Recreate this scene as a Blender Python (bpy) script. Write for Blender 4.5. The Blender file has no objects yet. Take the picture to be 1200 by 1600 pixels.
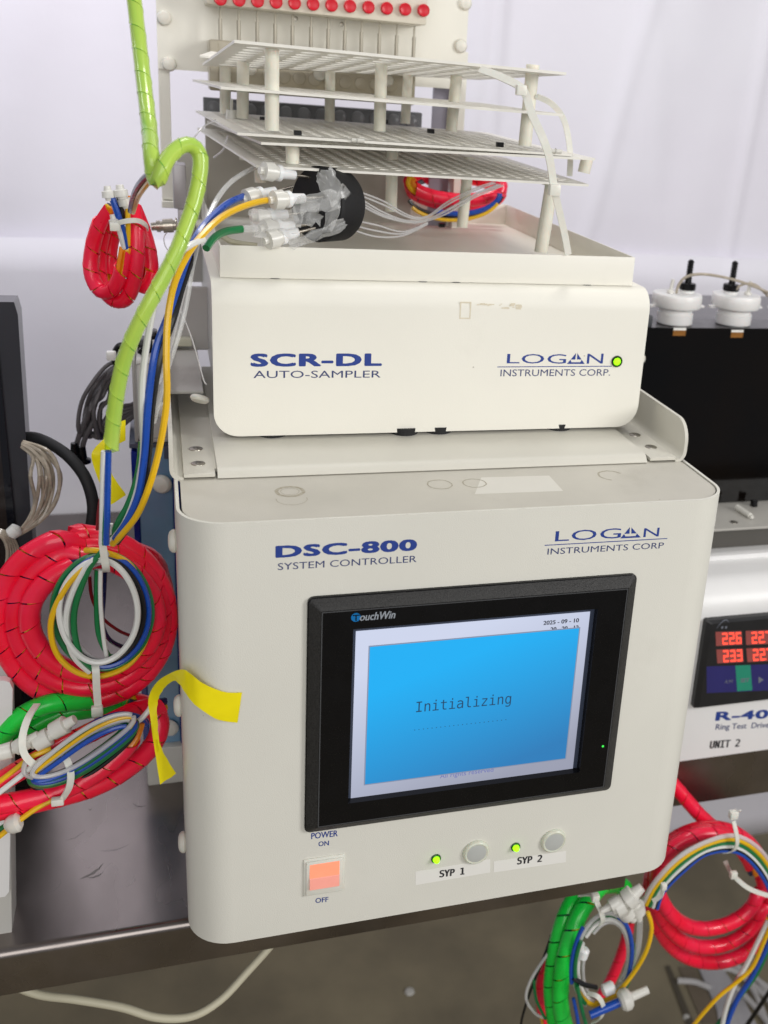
import bpy, bmesh, math, random
import numpy as np
from mathutils import Vector, Matrix
random.seed(7); np.random.seed(7)
D = bpy.data
sc = bpy.context.scene
col = sc.collection
U = 0.001                                    # everything below is in millimetres
# ------------------------------------------------------------------ camera
CAM = Vector((-4.595, -588.811, 559.758)); ROT = (1.2376078, -0.0774456, -0.3141539)
F_PX, PX, PY = 1657.0209, 811.6756, 711.3157
cam = D.objects.new('camera', D.cameras.new('camera')); col.objects.link(cam)
cam.location = CAM*U; cam.rotation_euler = ROT
cam.data.sensor_fit = 'VERTICAL'; cam.data.sensor_height = 36; cam.data.sensor_width = 27
cam.data.lens = 36*F_PX/1600
cam.data.shift_x = (600-PX)/1600; cam.data.shift_y = -(800-PY)/1600
cam.data.clip_start = 0.02; cam.data.clip_end = 60
cam.data.dof.use_dof = True; cam.data.dof.focus_distance = 0.72; cam.data.dof.aperture_fstop = 9.0
sc.camera = cam
# ------------------------------------------------------------------ world and lamps (indoors, a room lit by lamps)
w = D.worlds.new('World'); sc.world = w; w.use_nodes = True
bg = w.node_tree.nodes['Background']; bg.inputs[0].default_value = (0.84, 0.84, 0.88, 1); bg.inputs[1].default_value = 0.33
def lamp(name, loc, target, size, power, colr, size_y=None):
    L = D.lights.new(name, 'AREA'); L.energy = power; L.color = colr; L.shape = 'RECTANGLE'; L.size = size; L.size_y = size_y or size
    o = D.objects.new(name, L); col.objects.link(o); o.location = Vector(loc)
    o.rotation_euler = (Vector(target)-Vector(loc)).to_track_quat('-Z', 'Y').to_euler(); return o
lamp('room_lamp_right', (1.6, -1.25, 1.0), (0.15, 0.15, 0.2), 0.6, 23, (1, 0.988, 0.965), 0.75)
lamp('front_fill_light', (-0.2, -2.2, 1.0), (0.2, 0.1, 0.0), 1.9, 27, (1, 0.988, 0.965), 1.5)  # wide soft fill added in front, not a known fitting
lamp('ceiling_lamp_above', (0.35, 0.42, 1.75), (0.15, 0.2, 0.0), 0.28, 8.5, (1, 0.98, 0.95), 0.45)
lamp('ceiling_lamp_left', (-0.55, 0.35, 1.15), (-0.42, 1.1, 0.75), 0.35, 5.5, (0.93, 0.94, 1.0), 0.35)
sc.view_settings.view_transform = 'Standard'; sc.view_settings.look = 'None'
sc.view_settings.exposure = -0.08; sc.view_settings.gamma = 1.0
# ------------------------------------------------------------------ geometry helpers
RM = Matrix.Rotation(ROT[2], 3, 'Z') @ Matrix.Rotation(ROT[1], 3, 'Y') @ Matrix.Rotation(ROT[0], 3, 'X')
def at(px, py, x=None, y=None, z=None):
    """point in the room where the line of sight through a photo pixel meets a plane"""
    d = RM @ Vector(((px-PX)/F_PX, -(py-PY)/F_PX, -1.0))
    k, v = (0, x) if x is not None else ((1, y) if y is not None else (2, z))
    return CAM + d*((v-CAM[k])/d[k])
def pts(lst): return [at(a, b, y=c) for a, b, c in lst]

class MB:
    def __init__(s): s.v = []; s.f = []; s.mi = []
    def add(s, vs, fs, m=0):
        n = len(s.v); s.v += [tuple(p) for p in vs]; s.f += [tuple(i+n for i in f) for f in fs]; s.mi += [m]*len(fs); return s
    def box(s, x0, x1, y0, y1, z0, z1, m=0, bev=0, seg=2):
        if bev:
            bm = bmesh.new(); bmesh.ops.create_cube(bm, size=1)
            for v in bm.verts: v.co = Vector(((x0+x1)/2+v.co.x*(x1-x0), (y0+y1)/2+v.co.y*(y1-y0), (z0+z1)/2+v.co.z*(z1-z0)))
            bmesh.ops.bevel(bm, geom=bm.edges[:], offset=bev, segments=seg, profile=0.5, affect='EDGES')
            bm.verts.index_update(); s.add([v.co[:] for v in bm.verts], [[v.index for v in f.verts] for f in bm.faces], m); bm.free(); return s
        vs = [(x, y, z) for x in (x0, x1) for y in (y0, y1) for z in (z0, z1)]
        return s.add(vs, [(0,1,3,2),(4,6,7,5),(0,4,5,1),(2,3,7,6),(0,2,6,4),(1,5,7,3)], m)
    def prism(s, poly, vec, m=0):
        n = len(poly); a = [Vector(p) for p in poly]; b = [p+Vector(vec) for p in a]
        fs = [tuple(range(n))[::-1], tuple(range(n, 2*n))]+[(i, (i+1) % n, n+(i+1) % n, n+i) for i in range(n)]
        return s.add(a+b, fs, m)
    def lathe(s, prof, org, axis, n=20, m=0):
        """prof: (distance along the axis, radius)"""
        ax = Vector(axis).normalized(); q = ax.to_track_quat('Z', 'Y').to_matrix(); o = Vector(org); vs = []; fs = []
        for h, r in prof:
            for i in range(n):
                a = 2*math.pi*i/n; vs.append(o+q@Vector((r*math.cos(a), r*math.sin(a), h)))
        for j in range(len(prof)-1):
            for i in range(n): fs.append((j*n+i, j*n+(i+1) % n, (j+1)*n+(i+1) % n, (j+1)*n+i))
        fs.append(tuple(range(n))[::-1]); fs.append(tuple((len(prof)-1)*n+i for i in range(n)))
        return s.add(vs, fs, m)
    def cyl(s, p0, p1, r0, r1=None, n=16, m=0):
        p0 = Vector(p0); p1 = Vector(p1); r1 = r0 if r1 is None else r1
        return s.lathe([(0, r0), ((p1-p0).length, r1)], p0, p1-p0, n, m)
    def tube(s, path, r, n=10, m=0, sub=6, closed=False):
        fr = Path(path, sub); vs = []; fs = []
        k = len(fr.p)
        for i in range(k):
            rr = r(i/(k-1)) if callable(r) else r
            for j in range(n):
                a = 2*math.pi*j/n; vs.append(fr.p[i]+(fr.N[i]*math.cos(a)+fr.B[i]*math.sin(a))*rr)
        for i in range(k-1):
            for j in range(n): fs.append((i*n+j, i*n+(j+1) % n, (i+1)*n+(j+1) % n, (i+1)*n+j))
        fs.append(tuple(range(n))[::-1]); fs.append(tuple((k-1)*n+j for j in range(n)))
        return s.add(vs, fs, m)
    def strap(s, path, wdir, w_, t, m=0, sub=5):
        """flat band: its width lies along wdir (a vector, or one per point)"""
        fr = Path(path, sub); vs = []; fs = []; k = len(fr.p)
        for i in range(k):
            wd = wdir if isinstance(wdir, Vector) else wdir[min(len(wdir)-1, int(round(i/(k-1)*(len(wdir)-1))))]
            T = fr.T[i]; W = (wd-T*wd.dot(T)).normalized(); H = T.cross(W)
            for a, b in ((-1, -1), (1, -1), (1, 1), (-1, 1)): vs.append(fr.p[i]+W*a*w_/2+H*b*t/2)
        for i in range(k-1):
            for j in range(4): fs.append((i*4+j, i*4+(j+1) % 4, (i+1)*4+(j+1) % 4, (i+1)*4+j))
        fs += [(3, 2, 1, 0), tuple((k-1)*4+j for j in range(4))]
        return s.add(vs, fs, m)
    def wrap(s, path, R, pitch, gap, th=0.9, na=14, m=0, sub=6, hand=1, s0=0, s1=None):
        """spiral wrap: one flat plastic ribbon wound in a helix round the path"""
        fr = Path(path, sub); L = fr.L if s1 is None else s1; nt = int((L-s0-pitch)/pitch*na); vs = []; fs = []
        W = pitch-gap; nv = max(3, int(W/3.2)+1)
        for i in range(nt+1):
            th_ = 2*math.pi*i/na*hand; base = s0+pitch*i/na
            for lay in (0, 1):
                for v in range(nv):
                    q = base+W*v/(nv-1); p, T, N, B = fr.at(q)
                    lift = (0.25 if v == nv-1 else 0)
                    rr = (R+lift if lay == 0 else R-th)
                    vs.append(p+(N*math.cos(th_)+B*math.sin(th_))*rr)
        st = 2*nv
        for i in range(nt):
            a = i*st; b = a+st
            for v in range(nv-1):
                fs.append((a+v, a+v+1, b+v+1, b+v)); fs.append((a+nv+v, b+nv+v, b+nv+v+1, a+nv+v+1))
            fs.append((a, b, b+nv, a+nv)); fs.append((a+nv-1, a+2*nv-1, b+2*nv-1, b+nv-1))
        return s.add(vs, fs, m)
    def grid(s, P, th=0, m=0):
        """P: rows of points; th: thickness along the surface normal"""
        r, c = len(P), len(P[0]); vs = [Vector(p) for row in P for p in row]
        fs = [(i*c+j, i*c+j+1, (i+1)*c+j+1, (i+1)*c+j) for i in range(r-1) for j in range(c-1)]
        if th:
            nn = [Vector((0, 0, 0)) for _ in vs]
            for f in fs:
                nrm = (vs[f[1]]-vs[f[0]]).cross(vs[f[3]]-vs[f[0]])
                for i in f: nn[i] += nrm
            k = len(vs); vs2 = [v-n.normalized()*th if n.length else v for v, n in zip(vs, nn)]
            fs2 = [tuple(i+k for i in f[::-1]) for f in fs]
            edge = [i for i in range(c)]+[i*c+c-1 for i in range(1, r)]+[(r-1)*c+j for j in range(c-2, -1, -1)]+[i*c for i in range(r-2, 0, -1)]
            fs3 = [(edge[i], edge[i-1], edge[i-1]+k, edge[i]+k) for i in range(len(edge))]
            vs += vs2; fs = fs+fs2+fs3
        return s.add(vs, fs, m)

class Path:
    def __init__(s, P, sub=6):
        P = [Vector(p) for p in P]; out = []
        if len(P) == 2: sub = max(sub, 2)
        for i in range(len(P)-1):
            a, b, c, d = P[max(i-1, 0)], P[i], P[i+1], P[min(i+2, len(P)-1)]
            for k in range(sub):
                t = k/sub; out.append(0.5*((2*b)+(c-a)*t+(2*a-5*b+4*c-d)*t*t+(3*b-a-3*c+d)*t**3))
        out.append(P[-1]); s.p = out; n = len(out)
        s.T = [(out[min(i+1, n-1)]-out[max(i-1, 0)]).normalized() for i in range(n)]
        N = s.T[0].orthogonal().normalized(); s.N = []; s.B = []
        for i in range(n):
            N = (N-s.T[i]*N.dot(s.T[i])).normalized(); s.N.append(N.copy()); s.B.append(s.T[i].cross(N))
        s.s = [0]
        for i in range(1, n): s.s.append(s.s[-1]+(out[i]-out[i-1]).length)
        s.L = s.s[-1]; s._i = 0
    def at(s, q):
        q = max(0, min(q, s.L)); i = int(np.searchsorted(s.s, q))-1; i = max(0, min(i, len(s.p)-2))
        t = (q-s.s[i])/max(1e-9, s.s[i+1]-s.s[i]); l = lambda A: A[i].lerp(A[i+1], t)
        return l(s.p), l(s.T).normalized(), l(s.N).normalized(), l(s.B).normalized()

def link(name, me, parent, loc):
    o = D.objects.new(name, me); col.objects.link(o)
    if parent is not None:
        o.parent = parent; o.location = loc*U-WL[parent.name]*U
    else: o.location = loc*U
    WL[o.name] = loc.copy(); return o
WL = {}
def build(name, mb, mats, parent=None, label=None, cat=None, group=None, kind=None, smooth=32, org=None):
    vs = np.array(mb.v, dtype=float)
    if org is None:
        lo, hi = vs.min(0), vs.max(0); c = (lo+hi)/2
        if parent is None: c[2] = lo[2]
        org = Vector(c)
    me = D.meshes.new(name); me.from_pydata([tuple(p) for p in (vs-np.array(org))*U], [], mb.f)
    if not isinstance(mats, (list, tuple)): mats = [mats]
    for m in mats: me.materials.append(m)
    if len(mats) > 1: me.polygons.foreach_set('material_index', mb.mi)
    bm = bmesh.new(); bm.from_mesh(me); bmesh.ops.recalc_face_normals(bm, faces=bm.faces); bm.to_mesh(me); bm.free()
    if smooth:
        me.polygons.foreach_set('use_smooth', [True]*len(me.polygons)); me.set_sharp_from_angle(angle=math.radians(smooth))
    me.update(); o = link(name, me, parent, org); tag(o, label, cat, group, kind); return o
def tag(o, label=None, cat=None, group=None, kind=None):
    for k, v in (('label', label), ('category', cat), ('group', group), ('kind', kind)):
        if v: o[k] = v
    return o
def thing(name, loc, label, cat, group=None):
    o = D.objects.new(name, None); col.objects.link(o); o.empty_display_size = 0.01
    loc = Vector(loc); o.location = loc*U; WL[o.name] = loc; return tag(o, label, cat, group)
def clone(o, loc, parent, label=None):
    c = o.copy(); col.objects.link(c); c.parent = parent; loc = Vector(loc)
    c.location = (loc-(WL[parent.name] if parent else Vector((0, 0, 0))))*U; WL[c.name] = loc
    if label: c['label'] = label
    return c
# ------------------------------------------------------------------ materials
def lin(r, g, b):
    f = lambda c: (c/255)/12.92 if c <= 10 else ((c/255+0.055)/1.055)**2.4
    return (f(r), f(g), f(b), 1)
MATS = {}
def mat(name, rgb, rough=0.45, metal=0, var=0.06, scale=40, bump=0.0, bscale=900, trans=0, ior=1.45, coat=0, sss=0, spec=0.5, emit=None, es=0, rgb2=None, alpha=1, stretch=None, rvar=0.08):
    if name in MATS: return MATS[name]
    m = D.materials.new(name); m.use_nodes = True; nt = m.node_tree; N = nt.nodes; L = nt.links; b = N['Principled BSDF']
    c = lin(*rgb); c2 = lin(*rgb2) if rgb2 else tuple(x*(1-var) for x in c[:3])+(1,)
    tc = N.new('ShaderNodeTexCoord'); mp = N.new('ShaderNodeMapping'); L.new(tc.outputs['Object'], mp.inputs[0])
    if stretch: mp.inputs['Scale'].default_value = stretch
    n = N.new('ShaderNodeTexNoise'); n.inputs['Scale'].default_value = scale; n.inputs['Detail'].default_value = 5; L.new(mp.outputs[0], n.inputs['Vector'])
    r = N.new('ShaderNodeValToRGB'); r.color_ramp.elements[0].position = 0.35; r.color_ramp.elements[1].position = 0.68
    r.color_ramp.elements[0].color = c2; r.color_ramp.elements[1].color = c
    L.new(n.outputs[0], r.inputs[0]); L.new(r.outputs[0], b.inputs['Base Color'])
    mr = N.new('ShaderNodeMapRange'); mr.inputs[3].default_value = max(0.02, rough-rvar); mr.inputs[4].default_value = min(1, rough+rvar)
    n3 = N.new('ShaderNodeTexNoise'); n3.inputs['Scale'].default_value = scale*2.3; n3.inputs['Detail'].default_value = 3; L.new(mp.outputs[0], n3.inputs['Vector'])
    L.new(n3.outputs[0], mr.inputs[0]); L.new(mr.outputs[0], b.inputs['Roughness'])
    b.inputs['Metallic'].default_value = metal; b.inputs['IOR'].default_value = ior
    b.inputs['Transmission Weight'].default_value = trans; b.inputs['Coat Weight'].default_value = coat; b.inputs['Coat Roughness'].default_value = 0.12
    b.inputs['Specular IOR Level'].default_value = spec; b.inputs['Alpha'].default_value = alpha
    if sss: b.inputs['Subsurface Weight'].default_value = sss; b.inputs['Subsurface Scale'].default_value = 0.004; b.inputs['Subsurface Radius'].default_value = (1, 0.6, 0.5)
    if bump:
        n2 = N.new('ShaderNodeTexNoise'); n2.inputs['Scale'].default_value = bscale; n2.inputs['Detail'].default_value = 2 if bscale > 20 else 6; n2.inputs['Distortion'].default_value = 0.0; L.new(mp.outputs[0], n2.inputs['Vector'])
        bp = N.new('ShaderNodeBump'); bp.inputs['Strength'].default_value = bump; bp.inputs['Distance'].default_value = 0.0004 if bscale > 20 else 0.012; L.new(n2.outputs[0], bp.inputs['Height']); L.new(bp.outputs[0], b.inputs['Normal'])
    if emit: b.inputs['Emission Color'].default_value = lin(*emit); b.inputs['Emission Strength'].default_value = es
    if 'paint' in name or 'powder' in name:          # sparse specks and faint smudges of wear
        v = N.new('ShaderNodeTexVoronoi'); v.inputs['Scale'].default_value = 55; L.new(tc.outputs['Object'], v.inputs['Vector'])
        lt = N.new('ShaderNodeMath'); lt.operation = 'LESS_THAN'; lt.inputs[1].default_value = 0.035; L.new(v.outputs['Distance'], lt.inputs[0])
        sm = N.new('ShaderNodeTexNoise'); sm.inputs['Scale'].default_value = 11; sm.inputs['Detail'].default_value = 7; sm.inputs['Roughness'].default_value = .65; L.new(tc.outputs['Object'], sm.inputs['Vector'])
        g1 = N.new('ShaderNodeMath'); g1.operation = 'GREATER_THAN'; g1.inputs[1].default_value = 0.56; L.new(sm.outputs[0], g1.inputs[0])
        mu = N.new('ShaderNodeMath'); mu.operation = 'MULTIPLY'; L.new(lt.outputs[0], mu.inputs[0]); L.new(g1.outputs[0], mu.inputs[1])
        sr = N.new('ShaderNodeMapRange'); sr.inputs[1].default_value = .6; sr.inputs[2].default_value = .85; sr.inputs[4].default_value = .10 if 'top' not in name else .3; L.new(sm.outputs[0], sr.inputs[0])
        sc_ = N.new('ShaderNodeMath'); sc_.operation = 'MULTIPLY_ADD'; sc_.inputs[1].default_value = .5; L.new(mu.outputs[0], sc_.inputs[0]); L.new(sr.outputs[0], sc_.inputs[2])
        mx = N.new('ShaderNodeMix'); mx.data_type = 'RGBA'; mx.inputs[7].default_value = lin(128, 118, 98); L.new(sc_.outputs[0], mx.inputs[0]); L.new(r.outputs[0], mx.inputs[6]); L.new(mx.outputs[2], b.inputs['Base Color'])
    MATS[name] = m; return m
cream = mat('powder_coat_cream', (221, 219, 209), 0.42, var=0.05, scale=9, bump=0.4, bscale=1400, spec=0.35)
cream_s = mat('powder_coat_cream_sampler', (236, 233, 222), 0.42, var=0.03, scale=9, bump=0.25, bscale=1400, spec=0.35)
cream_top = mat('powder_coat_shaded_top', (198, 194, 183), 0.55, var=0.1, scale=14, bump=0.35, bscale=1200, spec=0.3)  # darker cream: the top's shade put into the colour, plus stronger smudges
whitep = mat('white_paint', (228, 227, 226), 0.35, var=0.03, scale=8, bump=0.15)
greyw = mat('grey_white_plastic', (196, 194, 188), 0.45, var=0.06, scale=14)
greyp = mat('grey_painted_steel', (160, 158, 154), 0.45, var=0.08, scale=14)
darkgrey = mat('dark_grey_plastic', (70, 71, 73), 0.4, var=0.15)
black = mat('black_plastic', (12, 12, 14), 0.28, var=0.2, scale=60, spec=.3)
blackm = mat('black_matte_rubber', (26, 26, 28), 0.65, var=0.2, scale=50, bump=0.4)
blackt = mat('black_textured_bezel', (46, 45, 44), 0.5, var=0.6, scale=900, bump=0.9, bscale=1500)
blackgl = mat('black_acrylic', (7, 7, 8), 0.05, var=0.3, scale=12, spec=0.25, rgb2=(14, 10, 8))
navygl = mat('navy_black_acrylic', (16, 18, 28), 0.08, var=0.3, scale=12)
knobw = mat('white_nylon', (226, 223, 212), 0.4, var=0.03, sss=0.2)
ptfe = mat('white_ptfe', (232, 230, 228), 0.35, var=0.02, sss=0.15)
natural = mat('natural_nylon_post', (232, 229, 214), 0.4, var=0.08, scale=120, sss=0.35)
rackw = mat('white_rack_plastic', (234, 231, 222), 0.42, var=0.06, scale=60)
tie_m = mat('natural_nylon_tie', (238, 236, 226), 0.3, var=0.05, scale=200, sss=0.2, alpha=.88)
steel = mat('stainless_steel', (152, 144, 140), 0.29, metal=1, var=0.5, scale=8, stretch=(1, .4, 1), rvar=0.2, bump=.12, bscale=30)
steel_a = mat('stainless_apron', (172, 167, 158), 0.5, metal=.15, var=0.15, scale=6, stretch=(9, 1, 1), bump=0.1)
nick = mat('nickel', (196, 188, 176), 0.28, metal=1, var=0.1)
screwm = mat('screw_steel', (168, 163, 152), 0.3, metal=1, var=0.2, scale=200)
red = mat('red_spiral_plastic', (255, 36, 76), 0.3, var=0.2, scale=30, coat=0.2, sss=0.2, rgb2=(255, 16, 54))
redcap = mat('red_cap_plastic', (206, 10, 36), 0.35, var=0.1, scale=100)
green = mat('green_spiral_plastic', (40, 236, 84), 0.28, var=0.2, scale=30, coat=0.25, sss=0.15, rgb2=(16, 214, 62))
lime = mat('lime_spiral_plastic', (214, 242, 110), 0.22, scale=26, coat=0.5, alpha=.5, rgb2=(200, 236, 100))
limey = mat('lime_stripe_yellow', (206, 226, 18), 0.28, scale=26, coat=0.3, sss=0.3)
limeg = mat('lime_stripe_green', (52, 176, 62), 0.28, scale=26, coat=0.3, sss=0.3)
wy = mat('wire_yellow', (236, 186, 18), 0.3, coat=0.4, var=0.08)
wb = mat('wire_blue', (22, 76, 176), 0.28, coat=0.4, var=0.1)
wn = mat('wire_navy', (14, 28, 78), 0.28, coat=0.4, var=0.1)
wk = mat('wire_black', (14, 15, 18), 0.3, coat=0.3, var=0.1)
ww = mat('wire_white', (226, 226, 222), 0.3, coat=0.4, var=0.04)
wg = mat('wire_green', (20, 120, 66), 0.3, coat=0.4, var=0.1)
wr = mat('wire_dark_red', (126, 24, 34), 0.35, coat=0.3, var=0.1)
wgy = mat('wire_grey', (84, 80, 82), 0.5, var=0.12)
amber = mat('wire_amber', (240, 140, 20), .3, coat=.3)
wclr = mat('clear_tubing', (226, 226, 224), 0.08, alpha=.4, var=0.0, spec=.9, coat=.6)
wcl2 = mat('clear_tubing_milky', (220, 218, 218), 0.15, alpha=.62, var=0.02, coat=.5)
wtin = mat('beige_clear_cable', (196, 184, 166), 0.22, var=0.3, scale=150, trans=0.15, coat=0.4)
wbei = mat('beige_cable', (198, 192, 168), 0.45, var=0.08, scale=30)
luer = mat('milky_luer_plastic', (236, 234, 226), 0.28, alpha=.78, var=0.04, coat=.3)
luerw = mat('white_luer_plastic', (236, 236, 236), 0.35, var=0.03, sss=0.2)
film = mat('crumpled_film', (228, 228, 226), 0.22, alpha=.33, var=0.02, spec=1.0, coat=.4)
yel = mat('yellow_tape', (248, 230, 6), 0.4, var=0.15, scale=30, bump=.6, bscale=40)
blup = mat('blue_acrylic', (128, 172, 206), 0.12, var=0.3, scale=10, coat=0.4)
blue_e = mat('blue_acrylic_edge', (10, 38, 130), 0.12, var=0.2)
ink = mat('blue_ink', (36, 62, 140), 0.5, var=0.05, scale=300)
inkd = mat('dark_blue_ink', (58, 68, 112), 0.5, var=0.05, scale=300)
inkk = mat('black_ink', (40, 40, 44), 0.6, var=0.1, scale=300)
inkg = mat('grey_ink', (150, 156, 164), 0.5, var=0.1, scale=300)
lab = mat('white_label_paper', (232, 230, 224), 0.55, var=0.03)
btn = mat('grey_push_button', (184, 186, 182), 0.3, var=0.06, scale=80)
btnr = mat('milky_button_ring', (214, 215, 198), 0.3, var=0.06, sss=0.3)
walm = mat('white_backdrop_sheet', (236, 235, 242), 0.8, var=0.05, scale=1.6, bump=0.22, bscale=7, rgb2=(232, 228, 238))
floorm = mat('concrete_floor', (146, 136, 112), 0.8, scale=5, bump=0.5, bscale=60, rgb2=(116, 108, 90))
trough_m = mat('ivory_trough', (186, 176, 152), 0.3, var=0.1, scale=8, rgb2=(168, 160, 142))
def emis(name, rgb, s):
    m = D.materials.new(name); m.use_nodes = True; b = m.node_tree.nodes['Principled BSDF']
    b.inputs['Base Color'].default_value = (0.02, 0.02, 0.02, 1); b.inputs['Roughness'].default_value = 0.4; b.inputs['Specular IOR Level'].default_value = 0.25
    b.inputs['Emission Color'].default_value = lin(*rgb); b.inputs['Emission Strength'].default_value = s; MATS[name] = m; return m
scr_w = emis('screen_pale', (190, 198, 226), 0.95); scr_b = emis('screen_blue', (0, 160, 238), 0.95); scr_g = emis('screen_grey_frame', (140, 152, 178), 0.9)
scr_t = emis('screen_dark_text', (20, 84, 130), 0.6); scr_v = emis('screen_violet_text', (120, 128, 200), 0.8); scr_d = emis('screen_grey_text', (64, 68, 84), 0.7)
def uneven(m, lo, hi, z0, z1):
    nt = m.node_tree; N = nt.nodes; L = nt.links; b = N['Principled BSDF']; tc = N.new('ShaderNodeTexCoord'); sp_ = N.new('ShaderNodeSeparateXYZ'); L.new(tc.outputs['Object'], sp_.inputs[0])
    ad = N.new('ShaderNodeMath'); ad.operation = 'MULTIPLY_ADD'; ad.inputs[1].default_value = -.35; L.new(sp_.outputs[0], ad.inputs[0]); L.new(sp_.outputs[2], ad.inputs[2])
    mr = N.new('ShaderNodeMapRange'); mr.inputs[1].default_value = z0; mr.inputs[2].default_value = z1; L.new(ad.outputs[0], mr.inputs[0])
    r = N.new('ShaderNodeValToRGB'); r.color_ramp.elements[0].color = lin(*lo); r.color_ramp.elements[1].color = lin(*hi); L.new(mr.outputs[0], r.inputs[0]); L.new(r.outputs[0], b.inputs['Emission Color'])
uneven(scr_b, (34, 128, 194), (0, 182, 255), -.06, .04); uneven(scr_w, (160, 164, 184), (214, 222, 246), -.07, .06)
ledg = emis('green_led_lit', (150, 255, 10), 2.2); ledgd = mat('green_led_body', (28, 96, 14), 0.2, var=0.1); ledr = emis('red_led_digits', (255, 70, 50), 2.4)
ledoff = mat('led_window', (112, 78, 74), 0.3, var=0.1, emit=(190, 30, 30), es=0.25); ledw = emis('display_white_print', (170, 175, 190), 0.3)
rock = mat('rocker_lit', (245, 150, 125), 0.3, var=0.1, scale=90, emit=(255, 130, 84), es=0.6); rockp = mat('rocker_pale', (232, 166, 152), 0.3, var=0.1, scale=90, emit=(255, 120, 96), es=0.25)
pnl_b = mat('membrane_blue', (46, 44, 104), 0.35, var=0.06, scale=60); pnl_g = mat('membrane_green', (40, 138, 112), 0.35, var=0.06, scale=60)
dirt = mat('adhesive_residue', (176, 170, 154), 0.6, var=0.35, scale=400, rgb2=(150, 142, 124)); dirt2 = mat('pale_tape_patch', (214, 211, 202), 0.45, var=0.03)
amb = mat('amber_tape', (150, 98, 34), 0.35, var=0.3, scale=90)
# ------------------------------------------------------------------ text
def fontload(fn):
    try:
        import os
        p = os.path.join(bpy.utils.system_resource('DATAFILES'), 'fonts', fn)
        return D.fonts.load(p)
    except Exception: return None
F_SANS = None; F_MONO = fontload('DejaVuSansMono.woff2')
def text(s, bl, br, top, y, m, parent, font=None, bold=0.0, shear=0, name='lettering', space=1.0, desc=0.0, lift=0.12):
    """flat print on the plane y: bl/br = photo positions of the left and right ends of the baseline, top = photo height of the cap line at the left; desc = share of the height under the baseline"""
    cu = D.curves.new('txt', 'FONT'); cu.body = s; cu.size = 1; cu.resolution_u = 3; cu.shear = shear; cu.space_character = space
    if font: cu.font = font
    o = D.objects.new('txt', cu); col.objects.link(o); dg = bpy.context.evaluated_depsgraph_get(); dg.update()
    me = D.meshes.new_from_object(o.evaluated_get(dg)); D.objects.remove(o)
    vs = np.array([v.co[:] for v in me.vertices]); fs = [tuple(p.vertices) for p in me.polygons]; D.meshes.remove(me)
    A = at(*bl, y=y); Bp = at(*br, y=y); T = at(bl[0], top, y=y); h = T.z-A.z
    x0, x1 = vs[:, 0].min(), vs[:, 0].max(); capz = vs[:, 1].max(); lowz = vs[:, 1].min() if not desc else 0
    zz = (vs[:, 1]-lowz)/(capz-lowz)*h+A.z; t = (vs[:, 0]-x0)/(x1-x0); xx = A.x+t*(Bp.x-A.x); zz = zz+t*(Bp.z-A.z)
    mb = MB(); mb.add([(a, y-lift, b) for a, b in zip(xx, zz)], fs)
    if bold > 0:                                   # heavier strokes: the same print laid over itself, a hair apart
        e = bold*h*2.2; kx = 1.25
        for i_, (ex, ez) in enumerate(((-kx, 0), (kx, 0), (-kx*.7, .45), (kx*.7, -.45), (-kx*.7, -.45), (kx*.7, .45), (0, 0))):
            if i_ < 6: mb.add([(a+ex*e, y-lift-.012*(i_+1), b+ez*e) for a, b in zip(xx, zz)], fs)
    return build(name, mb, m, parent, smooth=0)
def rect_px(tl, tr, br, bl, y):
    a, b, c, d = [at(*p, y=y) for p in (tl, tr, br, bl)]
    return (a.x+d.x)/2, (b.x+c.x)/2, (c.z+d.z)/2, (a.z+b.z)/2
def ring_pts(cx, cy, rx, ry, y, a0, a1, n, drx=0, dry=0, dy=0, rot=0, wob=0.0):
    """arc of a hanging coil; angles in degrees, clockwise in the photo from the right"""
    out = []
    for i in range(n+1):
        t = i/n; a = math.radians(a0+(a1-a0)*t); X = (rx+drx*t)*math.cos(a); Y = (ry+dry*t)*math.sin(a); R = math.radians(rot)
        wv = wob*math.sin(3.1*a+1.3)+wob*0.6*math.sin(1.7*a)
        out.append(at(cx+X*math.cos(R)-Y*math.sin(R)+wv, cy+X*math.sin(R)+Y*math.cos(R)+wv*0.6, y=y+dy*t))
    return out

H, W_, RC = 307.9, 362.2, 28.6
Z_B = -68.0                                   # bench top
# ================================================================== SETTING
m = MB(); m.add([(-4000, -2500, -900), (5000, -2500, -900), (5000, 3000, -900), (-4000, 3000, -900)], [(0, 1, 2, 3)])
build('floor', m, floorm, kind='structure')
FOLDS = [(at(768, 200, y=1000).x, 9, -7, .02), (at(740, 200, y=1000).x, 20, -8, .05), (at(1010, 200, y=1000).x, 26, -6, -.12), (at(960, 350, y=1000).x, 12, -6, .18), (at(1165, 300, y=1000).x, 10, -6, .05), (at(60, 300, y=1000).x, 40, -5, .25), (at(1110, 100, y=1000).x, 60, 6, .3)]
def sheet(x0, x1, y, z0, z1, nx, nz, amp, seed, name, sag=0):
    rnd = np.random.RandomState(seed); k = [(rnd.uniform(2, 11), rnd.uniform(0, 6), rnd.uniform(-0.5, 0.5), rnd.uniform(0.3, 1)) for _ in range(7)]
    P = []
    for j in range(nz+1):
        row = []
        for i in range(nx+1):
            x = x0+(x1-x0)*i/nx; z = z0+(z1-z0)*j/nz
            d = sum(a*math.sin(f*x/400+p+s_*z/150)*abs(math.sin(f*x/900+2*p)) for f, p, s_, a in k)
            for cx_, w_, h_, sl in FOLDS: d += h_*math.exp(-((x-cx_-sl*(z-600))/w_)**2)/amp
            row.append((x, y+amp*d, z+(sag*math.sin(x/260) if j == nz else 0)))
        P.append(row)
    mb = MB(); mb.grid(P, th=1.0); return build(name, mb, walm, kind='structure', smooth=180)
sheet(-1500, 2600, 1000, 250, 1500, 520, 40, 3.5, 3, 'wall_sheet_upper')
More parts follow.
